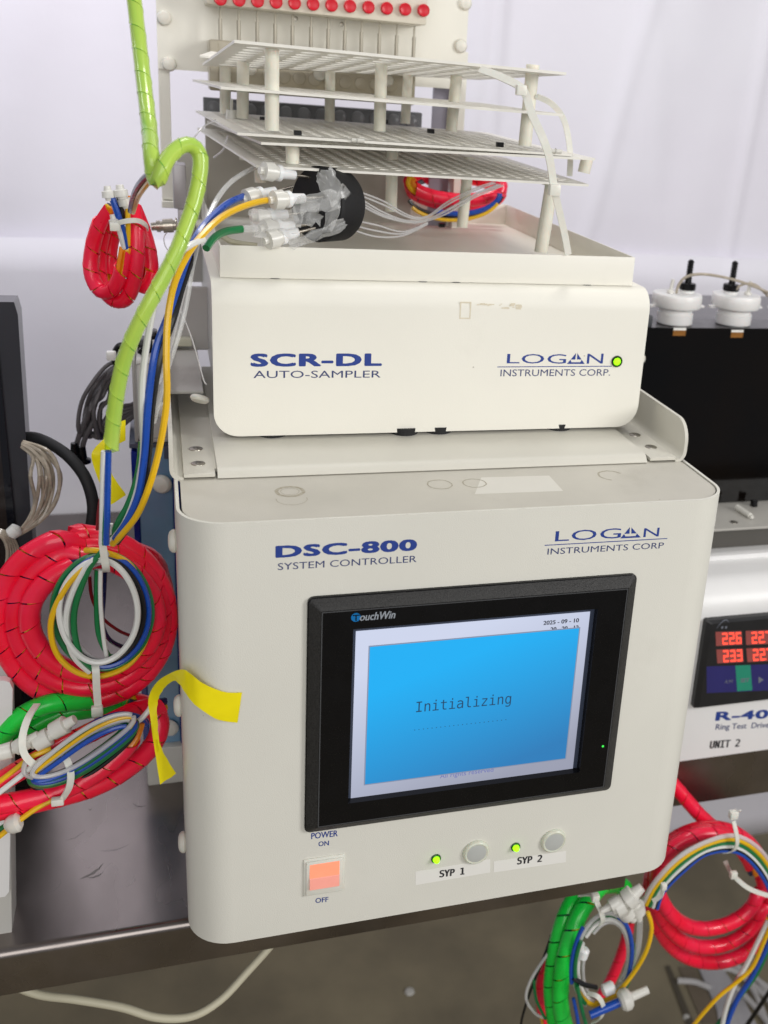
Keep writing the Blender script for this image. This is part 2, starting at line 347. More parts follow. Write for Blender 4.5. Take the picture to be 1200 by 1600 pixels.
sheet(-1500, 2600, 985, -880, 322, 520, 24, 3.0, 5, 'wall_sheet_lower', sag=3)
# benches
def bench(x0, x1, y0, y1, zt, apron, lab_, name='steel_bench'):
    b = thing(name, ((x0+x1)/2, (y0+y1)/2, -900), lab_, 'bench')
    mb = MB(); r = 5; prof = [(y1, zt), (y0+r, zt)]+[(y0+r-r*math.sin(a), zt-r+r*math.cos(a)) for a in np.linspace(0.2, math.pi/2, 6)]+[(y0, zt-apron)]
    P = [[(x, p[0], p[1]) for p in prof] for x in (x0, x1)]; mb.grid(P, th=-1.5)
    build('bench_top', mb, [steel], b, smooth=60)
    mb = MB(); mb.box(x0+4, x1-4, y0+2.5, y0+4, zt-apron-0.5, zt-8); build('apron', mb, steel_a, b)
    lg = None
    for lx in ((x0+60, x0+260) if x0 < 0 else (x1-60, x1-300)):
        for ly in (y1-40,):
            if lg is None:
                mb = MB(); mb.cyl((lx, ly, -900), (lx, ly, zt-apron), 19, n=18); lg = build('leg', mb, steel_a, b)
            else: clone(lg, (lx, ly, (-900+zt-apron)/2), b)
    return b
bench(-900, 372, 100, 940, Z_B, 38, 'brushed stainless steel bench under the white controller')
R4Y = 215.0
r4b = at(1060, 1190, y=R4Y).z
bench(376, 1700, R4Y+16, 940, r4b-1, 66, 'steel bench behind the red coil, carrying the ring test unit')

# ================================================================== SYSTEM CONTROLLER
ctl = thing('system_controller', (W_/2, 60, 0), 'cream controller box with lit blue touchscreen hanging off the bench edge', 'lab controller')
BY = 150.0
def plan(x0, x1, r, y0, yb, n=10):
    P = [(x0, yb), (x0, y0+r)]+[(x0+r-r*math.cos(a), y0+r-r*math.sin(a)) for a in np.linspace(0, math.pi/2, n+1)[1:]]
    P += [(x1-r+r*math.sin(a), y0+r-r*math.cos(a)) for a in np.linspace(0, math.pi/2, n+1)]+[(x1, yb)]; return P
o_ = plan(0, W_, RC, 0, BY); i_ = plan(2, W_-2, RC-2, 2, BY)
mb = MB(); n = len(o_)
vs = [(a, b, z) for z in (0, H) for a, b in o_]+[(a, b, z) for z in (0, H) for a, b in i_]
fs = []
for i in range(n-1):
    fs += [(i, i+1, n+i+1, n+i), (2*n+i, 3*n+i, 3*n+i+1, 2*n+i+1), (n+i, n+i+1, 3*n+i+1, 3*n+i), (i, 2*n+i, 2*n+i+1, i+1)]
mb.add(vs, fs); build('front_cover', mb, cream, ctl, smooth=30)
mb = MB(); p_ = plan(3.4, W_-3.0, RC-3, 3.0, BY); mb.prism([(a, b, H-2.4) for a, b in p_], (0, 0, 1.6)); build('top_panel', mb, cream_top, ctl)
mb = MB(); mb.prism([(a, b, 1.5) for a, b in p_], (0, 0, 1.5)); mb.box(4, W_-4, BY-3, BY-1, 3, H-3); build('inner_case', mb, greyp, ctl)
# touchscreen
ts = None
YB = -7.0
x0, x1, z0, z1 = rect_px((478, 931), (993, 899), (955, 1233), (478, 1300), -1.5)
mb = MB(); c1 = 7.5
tp = [at(503, 950, y=YB), at(968, 917, y=YB), at(934, 1218, y=YB), at(500, 1283, y=YB)]
fx0 = x0+c1; fx1 = x1-c1; fz0 = z0+c1-1; fz1 = z1-c1
ox0, ox1, oz0, oz1 = rect_px((551, 983), (933, 952), (907, 1206), (545, 1256), YB)
def rr(x0, x1, z0, z1, r, y, n=4):
    out = []
    for cx, cz, a0 in ((x1-r, z1-r, 0), (x0+r, z1-r, 90), (x0+r, z0+r, 180), (x1-r, z0+r, 270)):
        for k in range(n+1):
            a = math.radians(a0+90*k/n); out.append((cx+r*math.cos(a), y, cz+r*math.sin(a)))
    return out
loops = [rr(x0, x1, z0, z1, 4, 0), rr(x0, x1, z0, z1, 4, -2.2), rr(x0+0.6, x1-0.6, z0+0.6, z1-0.6, 3.8, -2.8), rr(fx0, fx1, fz0, fz1, 0.6, YB), rr(ox0, ox1, oz0, oz1, 0.3, YB), rr(ox0, ox1, oz0, oz1, 0.3, -1.0)]
k = len(loops[0]); mb.add([p for l in loops for p in l], [(j*k+i, j*k+(i+1) % k, (j+1)*k+(i+1) % k, (j+1)*k+i) for j in (0, 1, 3, 4) for i in range(k)]+[(2*k+i, 2*k+(i+1) % k, 3*k+(i+1) % k, 3*k+i) for i in range(k)], 0)
mb.mi = [0]*(4*k)+[1]*k
ts = build('touchscreen', mb, [black, blackt], ctl, label='black framed touchscreen panel showing blue message box', smooth=25)
mb = MB(); mb.add([p for l in (rr(fx0+.35, fx1-.35, fz0+.35, fz1-.35, .5, YB-.15), rr(fx0+1.1, fx1-1.1, fz0+1.1, fz1-1.1, .5, YB-.15), rr(fx0+1.1, fx1-1.1, fz0+1.1, fz1-1.1, .5, YB+.2)) for p in l], [(j*k+i, j*k+(i+1) % k, (j+1)*k+(i+1) % k, (j+1)*k+i) for j in (0, 1) for i in range(k)])
build('edge_line', mb, darkgrey, ts)
mb = MB(); mb.box(ox0, ox1, -1.6, -1.0, oz0, oz1); dsp = build('display_window', mb, mat('display_black_border', (66, 74, 92), 0.2), ts)
a, b, c, d = rect_px((555, 985), (923, 957), (893, 1209), (549, 1252), -1.8)
mb = MB(); mb.box(a, b, -1.9, -1.62, c, d); build('lit_display', mb, scr_w, ts)
text('2025 - 09 - 10', (849, 976.5), (904, 972), 970.2, -1.95, scr_d, ts, F_SANS, bold=.02)
text('20 - 20 - 12', (860, 987), (903.5, 983.6), 980.2, -1.95, scr_d, ts, F_SANS, bold=.02)
text('All rights reserved', (687, 1218.5), (770.5, 1207.5), 1209.5, -1.95, scr_v, ts, F_SANS)
a, b, c, d = rect_px((575.5, 1006.5), (906, 982.5), (885, 1186), (569, 1227), -2.3)
mb = MB(); mb.box(a, b, -2.35, -2.2, c, d); build('popup_border', mb, scr_g, ts)
mb = MB(); mb.box(a+.8, b-.8, -2.5, -2.38, c+.8, d-.8); build('message_box', mb, scr_b, ts, label='bright blue message box on the screen')
text('Initializing', (650, 1112.8), (798, 1099), 1095.8, -2.5, scr_t, ts, F_MONO, desc=0.1)
mb = MB()
for i in range(22):
    t = i/21; p = at(648+142.5*t, 1140.7-16.2*t, y=-2.6); mb.box(p.x-.28, p.x+.28, -2.62, -2.55, p.z-.28, p.z+.28)
build('dotted_line', mb, scr_t, ts)
p = at(556, 964.5, y=YB); mb = MB(); mb.cyl((p.x, YB-.02, p.z), (p.x, YB-.2, p.z), 3.0, n=20); mb2 = mb
build('logo_disc', mb, mat('logo_blue', (0, 110, 176), 0.4), ts)
mb = MB(); mb.box(p.x-1.9, p.x+2.4, YB-.35, YB-.25, p.z+1.1, p.z+1.8); mb.box(p.x-.3, p.x+.5, YB-.35, YB-.25, p.z-2.4, p.z+1.1); build('logo_letter', mb, black, ts)
text('ouchWin', (562.5, 969.8), (617.3, 965.6), 958, YB, inkg, ts, F_SANS, bold=0.012, shear=0.25, lift=.2)
p = at(942, 1166, y=YB); mb = MB(); mb.lathe([(0, .9), (.4, .7), (.6, .1)], (p.x, YB-.01, p.z), (0, -1, 0), 10); build('status_light', mb, emis('status_green', (60, 235, 80), 1.4), ts)
# print on the controller
text('DSC-800', (433, 870.8), (649, 859.5), 853.5, 0, ink, ctl, F_SANS, bold=0.05, space=1.08)
text('SYSTEM CONTROLLER', (434, 890.8), (650.7, 878.2), 880, 0, inkd, ctl, F_SANS)
def logan(y, L, N, tri, und, ins, parent, m_, insm, dot=False):
    text('LOG', L[0], L[1], L[2], y, m_, parent, F_SANS, bold=0, space=1.02, name='logo_letters')
    text('N', N[0], N[1], N[2], y, m_, parent, F_SANS, bold=0, name='logo_letters')
    a, b, c = [at(*q, y=y) for q in tri]; yy = y-.12
    mb = MB(); bl, br, ap = a, b, c; hgt = ap.z-(bl.z+br.z)/2; cx = ap.x
    def P(u, v): base = bl.lerp(br, 0.5+u/2); return (base.x+(cx-(bl.x+br.x)/2)*v, yy, base.z+hgt*v)
    # ship in a triangle: hull gap and a thin mast gap
    mb.add([P(-1, 0), P(1, 0), P(.84, .16), P(-.84, .16)], [(0, 1, 2, 3)])
    mb.add([P(-.84, .16), P(-.50, .16), P(-.62, .38)], [(0, 1, 2)]); mb.add([P(.50, .16), P(.84, .16), P(.62, .38)], [(0, 1, 2)])
    mb.add([P(-.60, .40), P(-.09, .40), P(-.09, .97), P(-.06, 1)], [(0, 1, 2, 3)]); mb.add([P(.09, .40), P(.60, .40), P(.06, 1), P(.09, .97)], [(0, 1, 2, 3)])
    build('logo_triangle', mb, m_, parent, smooth=0)
    a, b = [at(*q, y=y) for q in und]; mb = MB(); mb.add([(a.x, yy, a.z-.3), (b.x, yy, b.z-.3), (b.x, yy, b.z+.3), (a.x, yy, a.z+.3)], [(0, 1, 2, 3)]); build('logo_underline', mb, m_, parent, smooth=0)
    text('INSTRUMENTS CORP'+('.' if dot else ''), ins[0], ins[1], ins[2], y, insm, parent, F_SANS, bold=0)
logan(0, ((867, 846), (969.5, 840.6), 830), ((1005, 839.2), (1029, 838), 825.5), ((969, 841.2), (1001.3, 839.6), (985, 823.5)), ((851, 852), (1042.5, 841.3)), ((855, 866.6), (1036.5, 856.5), 857), ctl, ink, inkd)
text('POWER', (486.4, 1311), (527.5, 1306.3), 1301.5, 0, ink, ctl, F_SANS, bold=.008)
text('ON', (497.6, 1322.3), (513.7, 1320.6), 1315, 0, ink, ctl, F_SANS, bold=.008)
text('OFF', (492.9, 1411), (512.8, 1408.6), 1403.5, 0, ink, ctl, F_SANS, bold=.008)
a, b, c, d = rect_px((474, 1341), (539, 1335), (537.5, 1391), (474, 1398.8), 0)
mb = MB(); mb.box(a, b, -1.2, 0.5, c, d, bev=.6); mb.box(a+1.6, b-1.6, -2.6, 0, c+1.6, d-1.6, bev=.7); sw = build('power_switch', mb, knobw, ctl, label='square white rocker switch glowing orange')
a, b, c, d = rect_px((484.6, 1349), (530, 1345.5), (530, 1383.7), (483.3, 1389), -2.7)
mid = c+(d-c)*.42
P = [[(x, y_, z_) for x in (a, a+.6, b-.6, b)] for y_, z_ in ((-2.5, c), (-4.6, c+.8), (-3.6, mid), (-3.3, mid+.5))]
mb = MB(); mb.grid(P, th=.4); build('rocker', mb, rockp, sw, label='pale lower half of the rocker')
P = [[(x, y_, z_) for x in (a, a+.6, b-.6, b)] for y_, z_ in ((-3.3, mid+.5), (-2.9, mid+3), (-2.7, d-1), (-2.3, d))]
mb = MB(); mb.grid(P, th=.4); build('rocker', mb, rock, sw, label='glowing orange upper half of the rocker')
for nm, q, lt, tb in (('SYP 1', ((649.3, 1362), (765.9, 1342.5), (765.9, 1362.9), (649.3, 1382.8)), ((687, 1370.7), (725, 1366)), 1360),
                  ('SYP 2', ((771.5, 1346), (884.2, 1329.5), (884.2, 1346.8), (771.5, 1362.9)), ((808.3, 1350.5), (845.8, 1346.3)), 1339.8)):
    A = [at(*c_, y=0) for c_ in q]; mb = MB(); mb.add([(p.x, -.13, p.z) for p in A]+[(p.x, -.02, p.z) for p in A], [(0, 1, 2, 3), (0, 4, 5, 1), (1, 5, 6, 2), (2, 6, 7, 3), (3, 7, 4, 0)])
    st = build('label_strip', mb, lab, ctl); text(nm, lt[0], lt[1], tb, -.14, inkk, st, F_MONO, bold=.02)
for q in ((681, 1341), (805.3, 1322.8)):
    p = at(*q, y=0); mb = MB(); mb.lathe([(0, 3.6), (1.2, 3.5), (1.6, 2.9), (1.3, 2.5)], (p.x, .2, p.z), (0, -1, 0), 20); ld = build('indicator_light', mb, ledgd, ctl)
    mb = MB(); mb.lathe([(0, 2.4), (1.8, 2.4), (3.2, 2.0), (4.2, 1.2), (4.6, .3)], (p.x, -.2, p.z), (0, -1, 0), 16); build('lens', mb, ledg, ld)
for q in ((743.3, 1330.4), (864.3, 1312.6)):
    p = at(*q, y=0); mb = MB(); mb.lathe([(0, 9.8), (1.6, 9.7), (2.6, 9.0), (3.0, 8.2), (2.7, 7.6)], (p.x, .2, p.z), (0, -1, 0), 36); pb = build('push_button', mb, btnr, ctl)
    mb = MB(); mb.lathe([(0, 7.6), (2.6, 7.5), (2.9, 6.5), (2.9, .3)], (p.x, .2, p.z), (0, -1, 0), 32); build('button_cap', mb, btn, pb)
def cap(o, ax, r, hgt, parent, m_=None, name='screw_cap'):
    mb = MB(); mb.lathe([(0, r*.86), (hgt*.25, r), (hgt*.55, r*.96), (hgt*.85, r*.78), (hgt, r*.45), (hgt*1.03, r*.1)], o, ax, 22); return build(name, mb, m_ or knobw, parent)
for q, yy in (((272, 845), 62), ((280, 1103), 62), ((287, 1317), 62)):
    p = at(*q, x=0); p = at(276, q[1], y=yy); cap((0.2, yy, p.z), (-1, 0, 0), 7.6, 5.2, ctl)
# marks on the controller's top: residue rings and a pale tape patch
def ringmark(q, r0, r1, z, parent, ph=0.0, sweep=360, m_=None):
    p = at(*q, z=z); N = 28; mb = MB(); vs = []
    for i in range(N+1):
        a = math.radians(ph+sweep*i/N); j = random.uniform(-.25, .25)
        vs += [(p.x+(r0+j)*math.cos(a), p.y+(r0+j)*math.sin(a), z+.08), (p.x+(r1+j)*math.cos(a), p.y+(r1+j)*math.sin(a), z+.08)]
    mb.add(vs, [(2*i, 2*i+1, 2*i+3, 2*i+2) for i in range(N)]); build('residue_ring', mb, m_ or dirt, parent, smooth=0)
ZT = H-.8
ringmark((453, 768), 7.2, 9.6, ZT, ctl); ringmark((453, 768), 5.6, 6.0, ZT, ctl); ringmark((456, 780), 9.3, 9.7, ZT, ctl, 170, 200)
ringmark((687, 757), 7.8, 8.7, ZT, ctl); ringmark((741, 755), 7.4, 8.4, ZT, ctl); ringmark((955, 743), 8.4, 9.8, ZT, ctl, 20, 230)
A = [at(*q, z=ZT+.05) for q in ((752, 746), (858, 743), (880, 767), (742, 772))]; mb = MB(); mb.add([p[:] for p in A], [(0, 1, 2, 3)]); build('tape_patch', mb, dirt2, ctl, smooth=0)

# ================================================================== BRACKET between the two
brk = thing('mounting_bracket', (W_/2, 150, H), 'pale folded bracket shelf with upturned sides between sampler and controller', 'bracket')
bd = 76.0; ZP = H+3.2; BX0, BX1 = at(271.5, 742, y=76).x, at(1068, 692, y=78).x; BYB = 330
mb = MB()
# left notch x0..38, centre lip bent down, right corner
xa = at(341, 745, z=ZP).x; xb = at(1010, 715, z=ZP).x
mb.box(BX0+6, xa-1.5, bd, BYB, ZP-2.6, ZP, bev=.25, seg=1); mb.box(xb+3, BX1-6, bd, BYB, ZP-2.6, ZP, bev=.25, seg=1)
prof = [(BYB, ZP), (bd+5, ZP)]+[(bd+5-6*math.sin(a), ZP-6+6*math.cos(a)) for a in np.linspace(.15, 1.25, 7)]
P = [[(x, p[0]+1.5, p[1]+.01) for p in prof] for x in (xa, (xa+xb)/2, xb)]; mb.grid(P, th=-2.5)
mb.box(xa-1.6, xa+.1, bd+9, BYB, ZP-2.5, ZP-.02); mb.box(xb-.1, xb+3.1, bd+9, BYB, ZP-2.5, ZP-.02)
build('shelf_plate', mb, mat('bracket_paint', (206, 203, 192), .5, var=.05, scale=12, bump=.3, bscale=1200), brk, smooth=40)
mb = MB(); FH = 29
def flange(xo, s):
    prof = []
    for a in np.linspace(0, math.pi/2, 6): prof.append((xo+s*(6-6*math.sin(a)), ZP-2.6+6-6*math.cos(a)))
    yz = [(bd, 0), (bd, FH-16)]+[(bd+16-16*math.cos(a), FH-16+16*math.sin(a)) for a in np.linspace(0.2, math.pi/2, 7)]+[(BYB, FH)]
    P = [[(x, yy, z) for (x, z) in prof]+[(xo, yy, ZP-2.6+max(6.2, zz))] for yy, zz in yz[1:]]
    return P
for xo, s in ((BX0, 1), (BX1, -1)):
    m1 = MB(); m1.grid(flange(xo, s), th=2.6*(1 if s < 0 else -1)); build('side_flange', m1, mat('bracket_paint', (0, 0, 0)), brk, smooth=40)
def screw(p, r, ax, parent, name='screw'):
    ax = Vector(ax).normalized(); mb = MB(); mb.lathe([(0, r), (.5, r*.97), (.75, r*.72), (.8, .1)], p, ax, 18); s_ = build(name, mb, screwm, parent)
    mb = MB(); u = ax.orthogonal().normalized(); v = ax.cross(u)
    for a, b in ((u, v), (v, u)):
        c = Vector(p)+ax*.78; q = [c+a*sa*r*.42+b*sb*r*.09 for sa, sb in ((-1, -1), (1, -1), (1, 1), (-1, 1))]; mb.add(q, [(0, 1, 2, 3)])
    build('cross_slot', mb, black, s_, smooth=0); return s_
for q in ((306, 701.5), (309.5, 724.5), (992, 679.5), (1017, 698.5)): p = at(*q, z=ZP); screw((p.x, p.y, ZP-.05), 4.6, (0, 0, 1), brk)

# ================================================================== AUTO SAMPLER
SX0, SX1, SY, SZ0, SZ1 = at(331.5, 500, y=134.5).x, at(1008.5, 540, y=134.5).x, 134.5, 315.9, at(343, 433, y=152).z-.3
SYB = 470.0
sam = thing('auto_sampler', ((SX0+SX1)/2, 300, ZP), 'cream auto sampler box with green pilot light standing on the folded bracket', 'auto sampler')
RT = 16.0; RB = 17.0
SYB = 482.0
def side_prof():   # y, z from the bottom of the front up and over the top
    return [(SY, z) for z in np.linspace(SZ0, SZ1-RT, 8)]+[(SY+RT-RT*math.cos(a), SZ1-RT+RT*math.sin(a)) for a in np.linspace(.15, math.pi/2, 8)]+[(SYB, SZ1)]
rows = []
for (yy, zz) in [(SY, SZ0+RB*(1-math.cos(a))) for a in np.linspace(0, math.pi/2, 8)]+[q for q in side_prof() if q[1] > SZ0+RB+1]:
    ins = 0
    if zz < SZ0+RB and yy == SY: ins = RB-math.sqrt(max(0, RB*RB-(SZ0+RB-zz)**2))
    x0, x1 = SX0+ins, SX1-ins
    rows.append([(x0+(x1-x0)*t, yy, zz) for t in (0, .25, .5, .75, 1)])
mb = MB(); mb.grid(rows, th=2.2); o = build('front_cover', mb, cream_s, sam, smooth=32)
mb = MB(); mb.box(SX0+6, SX1-4, SY+6, SYB-2, SZ0+2, SZ1-16, bev=.5, seg=1); build('side_case', mb, greyw, sam)
mb = MB(); mb.box(SX0+7, SX1-8, SY+18, SYB-4, SZ1-15.9, SZ1-2.8); build('gap_shade_block', mb, black, sam)  # black block standing in for the shade in the gap under the top
ft = None
for q in ((427, 682.5), (635, 679), (688, 676.5), (877, 671)):
    p = at(q[0], q[1]+7.5, z=ZP); fy = p.y+10.5; mb = MB(); mb.cyl((p.x, fy, ZP), (p.x, fy, SZ0+3), 10.5, 11, n=26); build('rubber_foot', mb, blackm, sam)
text('SCR-DL', (394, 572.2), (594, 571), 553.3, SY, ink, sam, F_SANS, bold=.05, space=1.1)
text('AUTO-SAMPLER', (396, 590.8), (594.7, 590), 579.3, SY, inkd, sam, F_SANS)
logan(SY, ((791.6, 567.8), (884, 568.2), 552.8), ((916.5, 568.2), (941.6, 568), 552.6), ((885.4, 568.6), (913.6, 568.6), (901, 551.4)), ((777, 573.3), (956, 572.2)), ((781.6, 588), (953, 587), 577.3), sam, ink, inkd, True)
p = at(963.5, 564.5, y=SY); mb = MB(); mb.lathe([(0, 4.5), (1.5, 4.4), (2.1, 3.6), (1.2, 3.0)], (p.x, SY+.3, p.z), (0, -1, 0), 24); pl_ = build('pilot_light', mb, mat('led_bezel_green', (22, 52, 10), .25), sam)
mb = MB(); mb.lathe([(0, 2.9), (1.2, 2.8), (2.3, 1.9), (2.8, .3)], (p.x, SY-.1, p.z), (0, -1, 0), 18); build('lens', mb, ledg, pl_)
p = at(322, 462, y=190); cap((SX0+6, 168, at(322, 462, x=SX0+4).z), (-1, 0, 0), 7.5, 5, sam)
# glue residue marks on the sampler's front
mb = MB()
for q, ww_, hh in (((727, 485), 6.5, 11), ((727, 485), 4.2, 8)): pass
def frame_mark(q, w_, h_, t, m_):
    p = at(*q, y=SY); mb = MB(); y = SY-.1
    for a, b, c, d in ((-w_/2, w_/2, h_/2-t, h_/2), (-w_/2, w_/2, -h_/2, -h_/2+t), (-w_/2, -w_/2+t, -h_/2+t, h_/2-t), (w_/2-t, w_/2, -h_/2+t, h_/2-t)):
        mb.add([(p.x+a, y, p.z+c), (p.x+b, y, p.z+c), (p.x+b, y, p.z+d), (p.x+a, y, p.z+d)], [(0, 1, 2, 3)])
    build('residue_mark', mb, m_, sam, smooth=0)
resm = mat('glue_stain', (224, 214, 192), .5, var=.1, scale=300)
frame_mark((727, 485), 8.4, 12.5, 1.0, resm)
mb = MB()
for i in range(26):
    t = random.random(); p = at(745+70*t, 478+random.uniform(-4, 4), y=SY); s_ = random.uniform(.5, 1.7)
    yy = SY-.1-.004*i; mb.add([(p.x-s_*1.4, yy, p.z-s_*.4), (p.x+s_, yy, p.z-s_*.5), (p.x+s_*1.2, yy, p.z+s_*.5), (p.x-s_, yy, p.z+s_*.45)], [(0, 1, 2, 3)])
build('residue_mark', mb, resm, sam, smooth=0)

# ================================================================== TRAY
_a, _b = at(343, 382, y=151.5), at(993, 403, y=151.5)
TX0, TX1, TY0, TY1, TZ0, TZ1 = _a.x, _b.x, 151.5, 480, SZ1+.4, (_a.z+_b.z)/2
tray = thing('sample_tray', ((TX0+TX1)/2, (TY0+TY1)/2, TZ0), 'shallow white metal tray on top of the auto sampler', 'tray')
mb = MB(); mb.box(TX0, TX1, TY0, TY1, TZ0, TZ0+1.2); build('tray_floor', mb, cream_s, tray)
for nm, b in (('front_wall', (TX0, TX1-.3, TY0-.2, TY0+1.2, TZ0-.2, TZ1)), ('back_wall', (TX0, TX1, TY1-1.2, TY1, TZ0+1.2, TZ1)), ('side_wall', (TX0-.3, TX0+1, TY0+1.25, TY1-1.3, TZ0+1.2, TZ1-.1)), ('side_wall', (TX1-1, TX1, TY0+1.25, TY1-1.3, TZ0+1.2, TZ1-.1))):
    mb = MB(); mb.box(*b, bev=.3, seg=2); build(nm, mb, cream_s, tray)

for px, py in ((430, 437), (661, 441), (713, 441), (918, 446)):
    p = at(px, py, y=TY0-1); mb = MB(); mb.lathe([(0, 5.5), (1.0, 5.2)], (p.x, TY0+4.2, SZ1-.6), (0, 0, 1), 18); build('rubber_pad', mb, black, tray)
# ================================================================== TUBE RACKS
def plate(corners, th, nx, ny, hr, name, parent, m_):
    """perforated plate: corners = FL, FR, BR, BL in millimetres"""
    FL, FR, BR, BL = [Vector(c) for c in corners]; mb = MB(); K = 12
    def P(u, v): return FL.lerp(FR, u).lerp(BL.lerp(BR, u), v)
    nrm = (FR-FL).cross(BL-FL).normalized(); vs = []; fs = []
    mu, mv = 0.035, 0.05
    us = [0]+[mu+(1-2*mu)*i/nx for i in range(nx+1)]+[1]; vv = [0]+[mv+(1-2*mv)*j/ny for j in range(ny+1)]+[1]
    def quad(a, b, c, d):
        mb.add([a, b, c, d, a-nrm*th, b-nrm*th, c-nrm*th, d-nrm*th], [(0, 1, 2, 3), (7, 6, 5, 4)])
    for j in range(len(vv)-1):
        for i in range(len(us)-1):
            a, b, c, d = P(us[i], vv[j]), P(us[i+1], vv[j]), P(us[i+1], vv[j+1]), P(us[i], vv[j+1])
            if i in (0, len(us)-2) or j in (0, len(vv)-2): quad(a, b, c, d); continue
            cen = (a+b+c+d)/4; eu = (b-a).normalized(); ev = (d-a).normalized()
            sq = []; ci = []
            for k in range(K):
                an = 2*math.pi*(k+.5)/K; cu, cv = math.cos(an), math.sin(an); mx = max(abs(cu), abs(cv))
                sq.append(cen+(b-a)*.5*cu/mx+(d-a)*.5*cv/mx); ci.append(cen+(eu*cu+ev*cv)*hr)
            # corners
            vs = sq+ci+[p-nrm*th for p in ci]+[p-nrm*th for p in sq]+[a, b, c, d]+[p-nrm*th for p in (a, b, c, d)]
            fs = []
            for k in range(K):
                k2 = (k+1) % K; fs += [(k, k2, K+k2, K+k), (K+k, K+k2, 2*K+k2, 2*K+k), (2*K+k, 2*K+k2, 3*K+k2, 3*K+k)]
            for ck, (cu, cv) in enumerate(((-1, -1), (1, -1), (1, 1), (-1, 1))):
                an = math.atan2(cv, cu) % (2*math.pi); k = int(round(an/(2*math.pi)*K-.5-.001)) % K
                k = int((an/(2*math.pi)*K-.5)//1) % K
                fs.append((k, 4*K+ck, (k+1) % K)); fs.append((3*K+k, 3*K+(k+1) % K, 4*K+4+ck))
            mb.add(vs, fs)
    a, b, c, d = FL, FR, BR, BL
    for p, q in ((a, b), (b, c), (c, d), (d, a)): mb.add([p, q, q-nrm*th, p-nrm*th], [(0, 1, 2, 3)])
    return build(name, mb, m_, parent, smooth=0)
r1 = thing('tube_rack', (160, 250, 519), 'upper three tier white perforated tube rack under the needles', 'tube rack')
r2 = thing('tube_rack', (170, 250, TZ0+1.2), 'lower perforated tube rack standing in the white tray', 'tube rack')
RW = mat('white_rack_plastic', (0, 0, 0))
def zc(px_l, px_r, y): return at(*px_l, y=y), at(*px_r, y=y)
# upper rack
YF, YK = 180, 408
a, b = zc((366, 62), (885, 113), YF); plate([(a.x, YF, a.z), (b.x, YF, b.z), (b.x-2, YK-6, 566), (34, YK-30, 559)], 2.0, 12, 9, 7.3, 'rack_plate', r1, RW)
a, b = zc((345, 135), (880, 178), YF+6); plate([(a.x, YF+6, a.z), (b.x, YF+6, b.z), (b.x, YK, b.z), (27, YK, a.z)], 1.8, 13, 11, 5.5, 'rack_plate', r1, RW)
a, b = zc((371, 207), (895, 241), YF); plate([(a.x, YF, a.z), (b.x, YF, b.z), (b.x, YK, b.z+2), (29, YK, b.z+4)], 1.7, 20, 16, 4.2, 'rack_plate', r1, RW)
# bent tab at the upper rack's left end
t0, t1, t2, t3 = at(312, 86, y=330), at(357, 91, y=330), at(360, 84, y=350), at(330, 80, y=350)
mb = MB(); mb.prism([t0, t1, t2, t3], (0, 0, -1.6)); build('end_tab', mb, RW, r1)
# lower rack
a, b = zc((408, 222), (930, 247), YF); plate([(a.x, YF, a.z), (b.x, YF, b.z), (b.x, YK, b.z), (38, YK, a.z+1)], 1.7, 20, 16, 4.2, 'rack_plate', r2, RW)
a, b = zc((400, 258), (920, 288), YF); plate([(a.x, YF, a.z), (b.x, YF, b.z), (b.x+2, YK, b.z+2), (30, YK, a.z+10)], 1.7, 20, 16, 4.2, 'rack_plate', r2, RW)
def post(top, bot, y, r, parent):
    a = at(*top, y=y); b = at(*bot, y=y); mb = MB(); mb.cyl(b, a, r, n=20); return build('rack_post', mb, natural, parent)
for q in (((425, 71), (425, 204), 196, 4.9), ((380, 91), (379, 185), 325, 4.7), ((352, 92), (352, 178), 375, 4.5), ((516, 100), (515, 190), 375, 4.4), ((596, 98), (593, 205), 250, 4.6), ((638, 108), (633, 193), 375, 4.3), ((714, 111), (705, 205), 325, 4.9), ((833, 101), (820, 228), 206, 5.0)):
    post(*q, r1)
for q in (((457, 222), (457, 256), 198, 4.8), ((613, 232), (611, 330), 280, 4.8), ((404, 222), (407, 285), 325, 4.6), ((382, 212), (382, 250), 375, 4.4), ((733, 245), (722, 355), 345, 4.9), ((918, 246), (912, 270), 212, 4.9), ((863, 284), (845, 394), 198, 5.2)):
    post(*q, r2)
a = at(862, 283, y=198); b = at(861, 290, y=198); mb = MB(); mb.cyl(b, a, 7, n=20); build('post_collar', mb, natural, r2)
for q in ((465, 208, 192), (411, 186, 340), (601, 190, 340), (673, 205, 270), (781, 226, 210), (690, 352, 340)):
    p = at(q[0], q[1], y=q[2]); mb = MB(); mb.box(p.x-2.6, p.x+2.6, p.y-2.4, p.y+2.4, p.z-1.6, p.z+1.8, bev=.4, seg=1); build('black_plug', mb, black, r1 if q[1] < 300 else r2)
# small nozzle on the rack and clips on its front edge
p = at(362, 184, y=330); mb = MB(); mb.cyl((p.x, p.y, p.z-3), (p.x, p.y, p.z+6), 5, 4.2, n=14); mb.cyl((p.x, p.y, p.z+6), (p.x, p.y, p.z+14), 1.2, n=8); build('tube_nozzle', mb, luer, r1)
for q in ((558, 219), (868, 236)):
    p = at(*q, y=YF-1); mb = MB(); mb.cyl((p.x-4, p.y, p.z), (p.x+5, p.y, p.z), 1.5, n=10); mb.lathe([(0, 1), (1, 2.3), (2, 1)], (p.x-1, p.y, p.z), (1, 0, 0), 10); build('edge_clip', mb, luer, r1)

